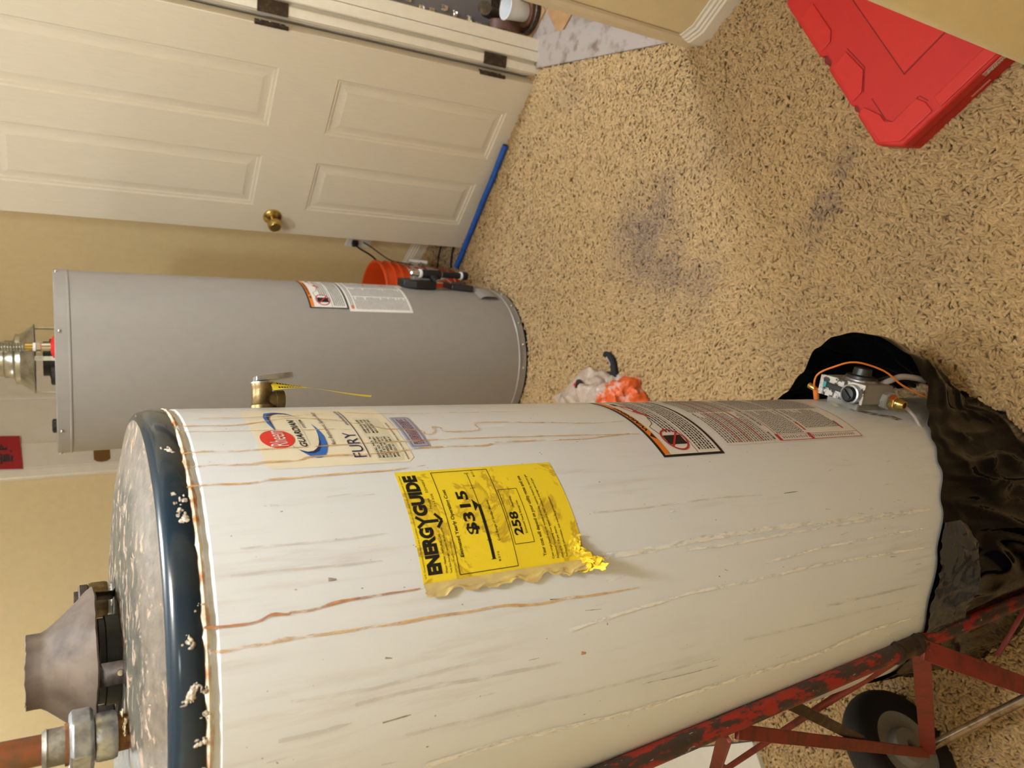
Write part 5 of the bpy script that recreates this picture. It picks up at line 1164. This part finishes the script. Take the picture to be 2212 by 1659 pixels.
# ------------------------------------------------------------------ carpet pile
def carpet():
    N = 520000
    x = RNG.uniform(-2.2, 1.45, N * 2); y = RNG.uniform(-0.2, 3.9, N * 2); d = np.hypot(x, y)
    keep = RNG.uniform(0, 1, N * 2) < np.clip(1.25 - 0.24 * d, 0.42, 1.0) * 0.75 * np.where((x < -1.3) | (y < 0.42), 0.35, 1.0)
    x, y = x[keep], y[keep]
    def side(px, py, a, n): return (px - a.x) * n.x + (py - a.y) * n.y
    ok = (side(x, y, W0 + N15 * 0.006, N15) < 0) | (side(x, y, W0, V(DH.y, -DH.x, 0)) > 0)   # not past the doorway line
    sd = (x - W0.x) * D15.x + (y - W0.y) * D15.y; sn = (x - W0.x) * N15.x + (y - W0.y) * N15.y
    ok = ~((sn > 0.004) & (sd > 0.0))
    ok &= ~(((x - W0.x) * NH.x + (y - W0.y) * NH.y > 0.0) & (sd <= 0.0) & (((x - W0.x) * DH.x + (y - W0.y) * DH.y) > 0))
    ok &= side(x, y, W1, N30) < -0.004
    ok &= side(x, y, KC, NB) < -0.004
    ok &= (np.hypot(x - GC.x, y - GC.y) > GR - 0.006)
    ok &= ~((np.hypot(x + 0.2962, y - 0.8756) < 0.22))
    cu = (x - CO.x) * CU.x + (y - CO.y) * CU.y; cv = (x - CO.x) * CV.x + (y - CO.y) * CV.y
    ok &= ~((cu > 0.03) & (cv > 0.03) & (cu < LU - 0.03) & (cv < LV - 0.03))
    x, y = x[ok], y[ok]; n = len(x)
    co = np.zeros((n, 3), np.float32); co[:, 0] = x; co[:, 1] = y; co[:, 2] = RNG.uniform(0.0015, 0.0045, n)
    rot = np.zeros((n, 3), np.float32)
    fl = np.array([math.sin(3.1 * a + 1.2 * b_) + math.cos(2.3 * b_ - 1.7 * a) for a, b_ in zip(x[:1], y[:1])])
    flow = 1.6 * np.sin(2.7 * x + 1.3 * y) + 1.1 * np.cos(3.9 * y - 2.1 * x)
    rot[:, 2] = flow + RNG.normal(0, 0.95, n); rot[:, 0] = RNG.normal(0, 0.35, n); rot[:, 1] = RNG.normal(0.05, 0.26, n)
    scl = RNG.uniform(0.85, 1.5, n).astype(np.float32)
    tint = np.clip(RNG.normal(0.5, 0.16, n) + 0.12 * np.sin(4 * x) * np.sin(5 * y + 1), 0, 1).astype(np.float32)
    soil = np.zeros(n)
    for sx, sy, r, a in ((0.42, 1.70, 0.13, 0.75), (0.50, 1.62, 0.09, 0.6), (0.33, 1.62, 0.11, 0.6), (0.27, 1.50, 0.10, 0.45), (0.40, 1.08, 0.035, 0.6), (0.46, 1.03, 0.03, 0.6), (0.34, 1.12, 0.05, 0.4), (0.40, 1.0, 0.12, 0.15), (0.10, 1.15, 0.10, 0.18), (1.02, 2.05, 0.10, 0.22), (0.52, 2.95, 0.09, 0.45), (0.62, 3.1, 0.10, 0.35), (0.25, 0.85, 0.12, 0.2), (0.62, 1.42, 0.12, 0.18), (0.33, 2.3, 0.25, 0.06)):
        q = np.hypot(x - sx, y - sy) + 0.03 * np.sin(31 * x + 17 * y) * np.sin(23 * y - 11 * x); soil = np.maximum(soil, a * np.exp(-(q / r) ** 2))
    soil = np.clip(soil * RNG.uniform(0.6, 1.4, n), 0, 1).astype(np.float32)
    me = bpy.data.meshes.new('carpet_pile'); me.vertices.add(n); me.vertices.foreach_set('co', co.ravel())
    for nm, tp, arr in (('rot', 'FLOAT_VECTOR', rot), ('scl', 'FLOAT', scl), ('tint', 'FLOAT', tint), ('soil', 'FLOAT', soil)):
        at = me.attributes.new(nm, tp, 'POINT'); at.data.foreach_set('vector' if tp == 'FLOAT_VECTOR' else 'value', arr.ravel())
    me.update(); me.materials.append(M['carpet_yarn'])
    ob = bpy.data.objects.new('carpet_pile', me); COL.objects.link(ob)
    tag(ob, 'tan twisted-pile carpet with dark soiled patches covering the floor', 'carpet', 'stuff')
    ng = bpy.data.node_groups.new('pile', 'GeometryNodeTree')
    ng.interface.new_socket('Geometry', in_out='INPUT', socket_type='NodeSocketGeometry'); ng.interface.new_socket('Geometry', in_out='OUTPUT', socket_type='NodeSocketGeometry')
    nd = ng.nodes; gi, go = nd.new('NodeGroupInput'), nd.new('NodeGroupOutput')
    bz = nd.new('GeometryNodeCurveQuadraticBezier'); bz.inputs['Resolution'].default_value = 6
    bz.inputs['Start'].default_value = (-0.0035, 0, 0); bz.inputs['Middle'].default_value = (-0.002, 0, 0.0125); bz.inputs['End'].default_value = (0.0078, 0.0020, 0.0088)
    pc = nd.new('GeometryNodeCurvePrimitiveCircle'); pc.inputs['Resolution'].default_value = 6; pc.inputs['Radius'].default_value = 0.0025
    cm = nd.new('GeometryNodeCurveToMesh'); cm.inputs['Fill Caps'].default_value = True
    sm = nd.new('GeometryNodeSetMaterial'); sm.inputs['Material'].default_value = M['carpet_yarn']
    ss = nd.new('GeometryNodeSetShadeSmooth')
    ip = nd.new('GeometryNodeInstanceOnPoints')
    mp = nd.new('GeometryNodeMeshToPoints')
    L = ng.links.new
    sr = nd.new('GeometryNodeSetCurveRadius'); sp = nd.new('GeometryNodeSplineParameter'); fc_ = nd.new('ShaderNodeFloatCurve')
    cv = fc_.mapping.curves[0]; cv.points[0].location = (0, 0.9); cv.points[1].location = (1, 0.45); cv.points.new(0.8, 0.95); fc_.mapping.update()
    L(sp.outputs['Factor'], fc_.inputs['Value']); L(fc_.outputs[0], sr.inputs['Radius']); L(bz.outputs[0], sr.inputs['Curve'])
    try: L(fc_.outputs[0], cm.inputs['Scale'])
    except Exception: pass
    L(sr.outputs[0], cm.inputs['Curve']); L(pc.outputs[0], cm.inputs['Profile Curve']); L(cm.outputs[0], ss.inputs[0]); L(ss.outputs[0], sm.inputs['Geometry'])
    L(gi.outputs[0], mp.inputs['Mesh']); L(mp.outputs[0], ip.inputs['Points']); L(sm.outputs[0], ip.inputs['Instance'])
    a1 = nd.new('GeometryNodeInputNamedAttribute'); a1.data_type = 'FLOAT_VECTOR'; a1.inputs['Name'].default_value = 'rot'
    a2 = nd.new('GeometryNodeInputNamedAttribute'); a2.data_type = 'FLOAT'; a2.inputs['Name'].default_value = 'scl'
    er_ = nd.new('FunctionNodeEulerToRotation'); L(a1.outputs[0], er_.inputs[0]); L(er_.outputs[0], ip.inputs['Rotation']); L(a2.outputs[0], ip.inputs['Scale'])
    L(ip.outputs[0], go.inputs[0])
    md = ob.modifiers.new('pile', 'NODES'); md.node_group = ng
carpet()
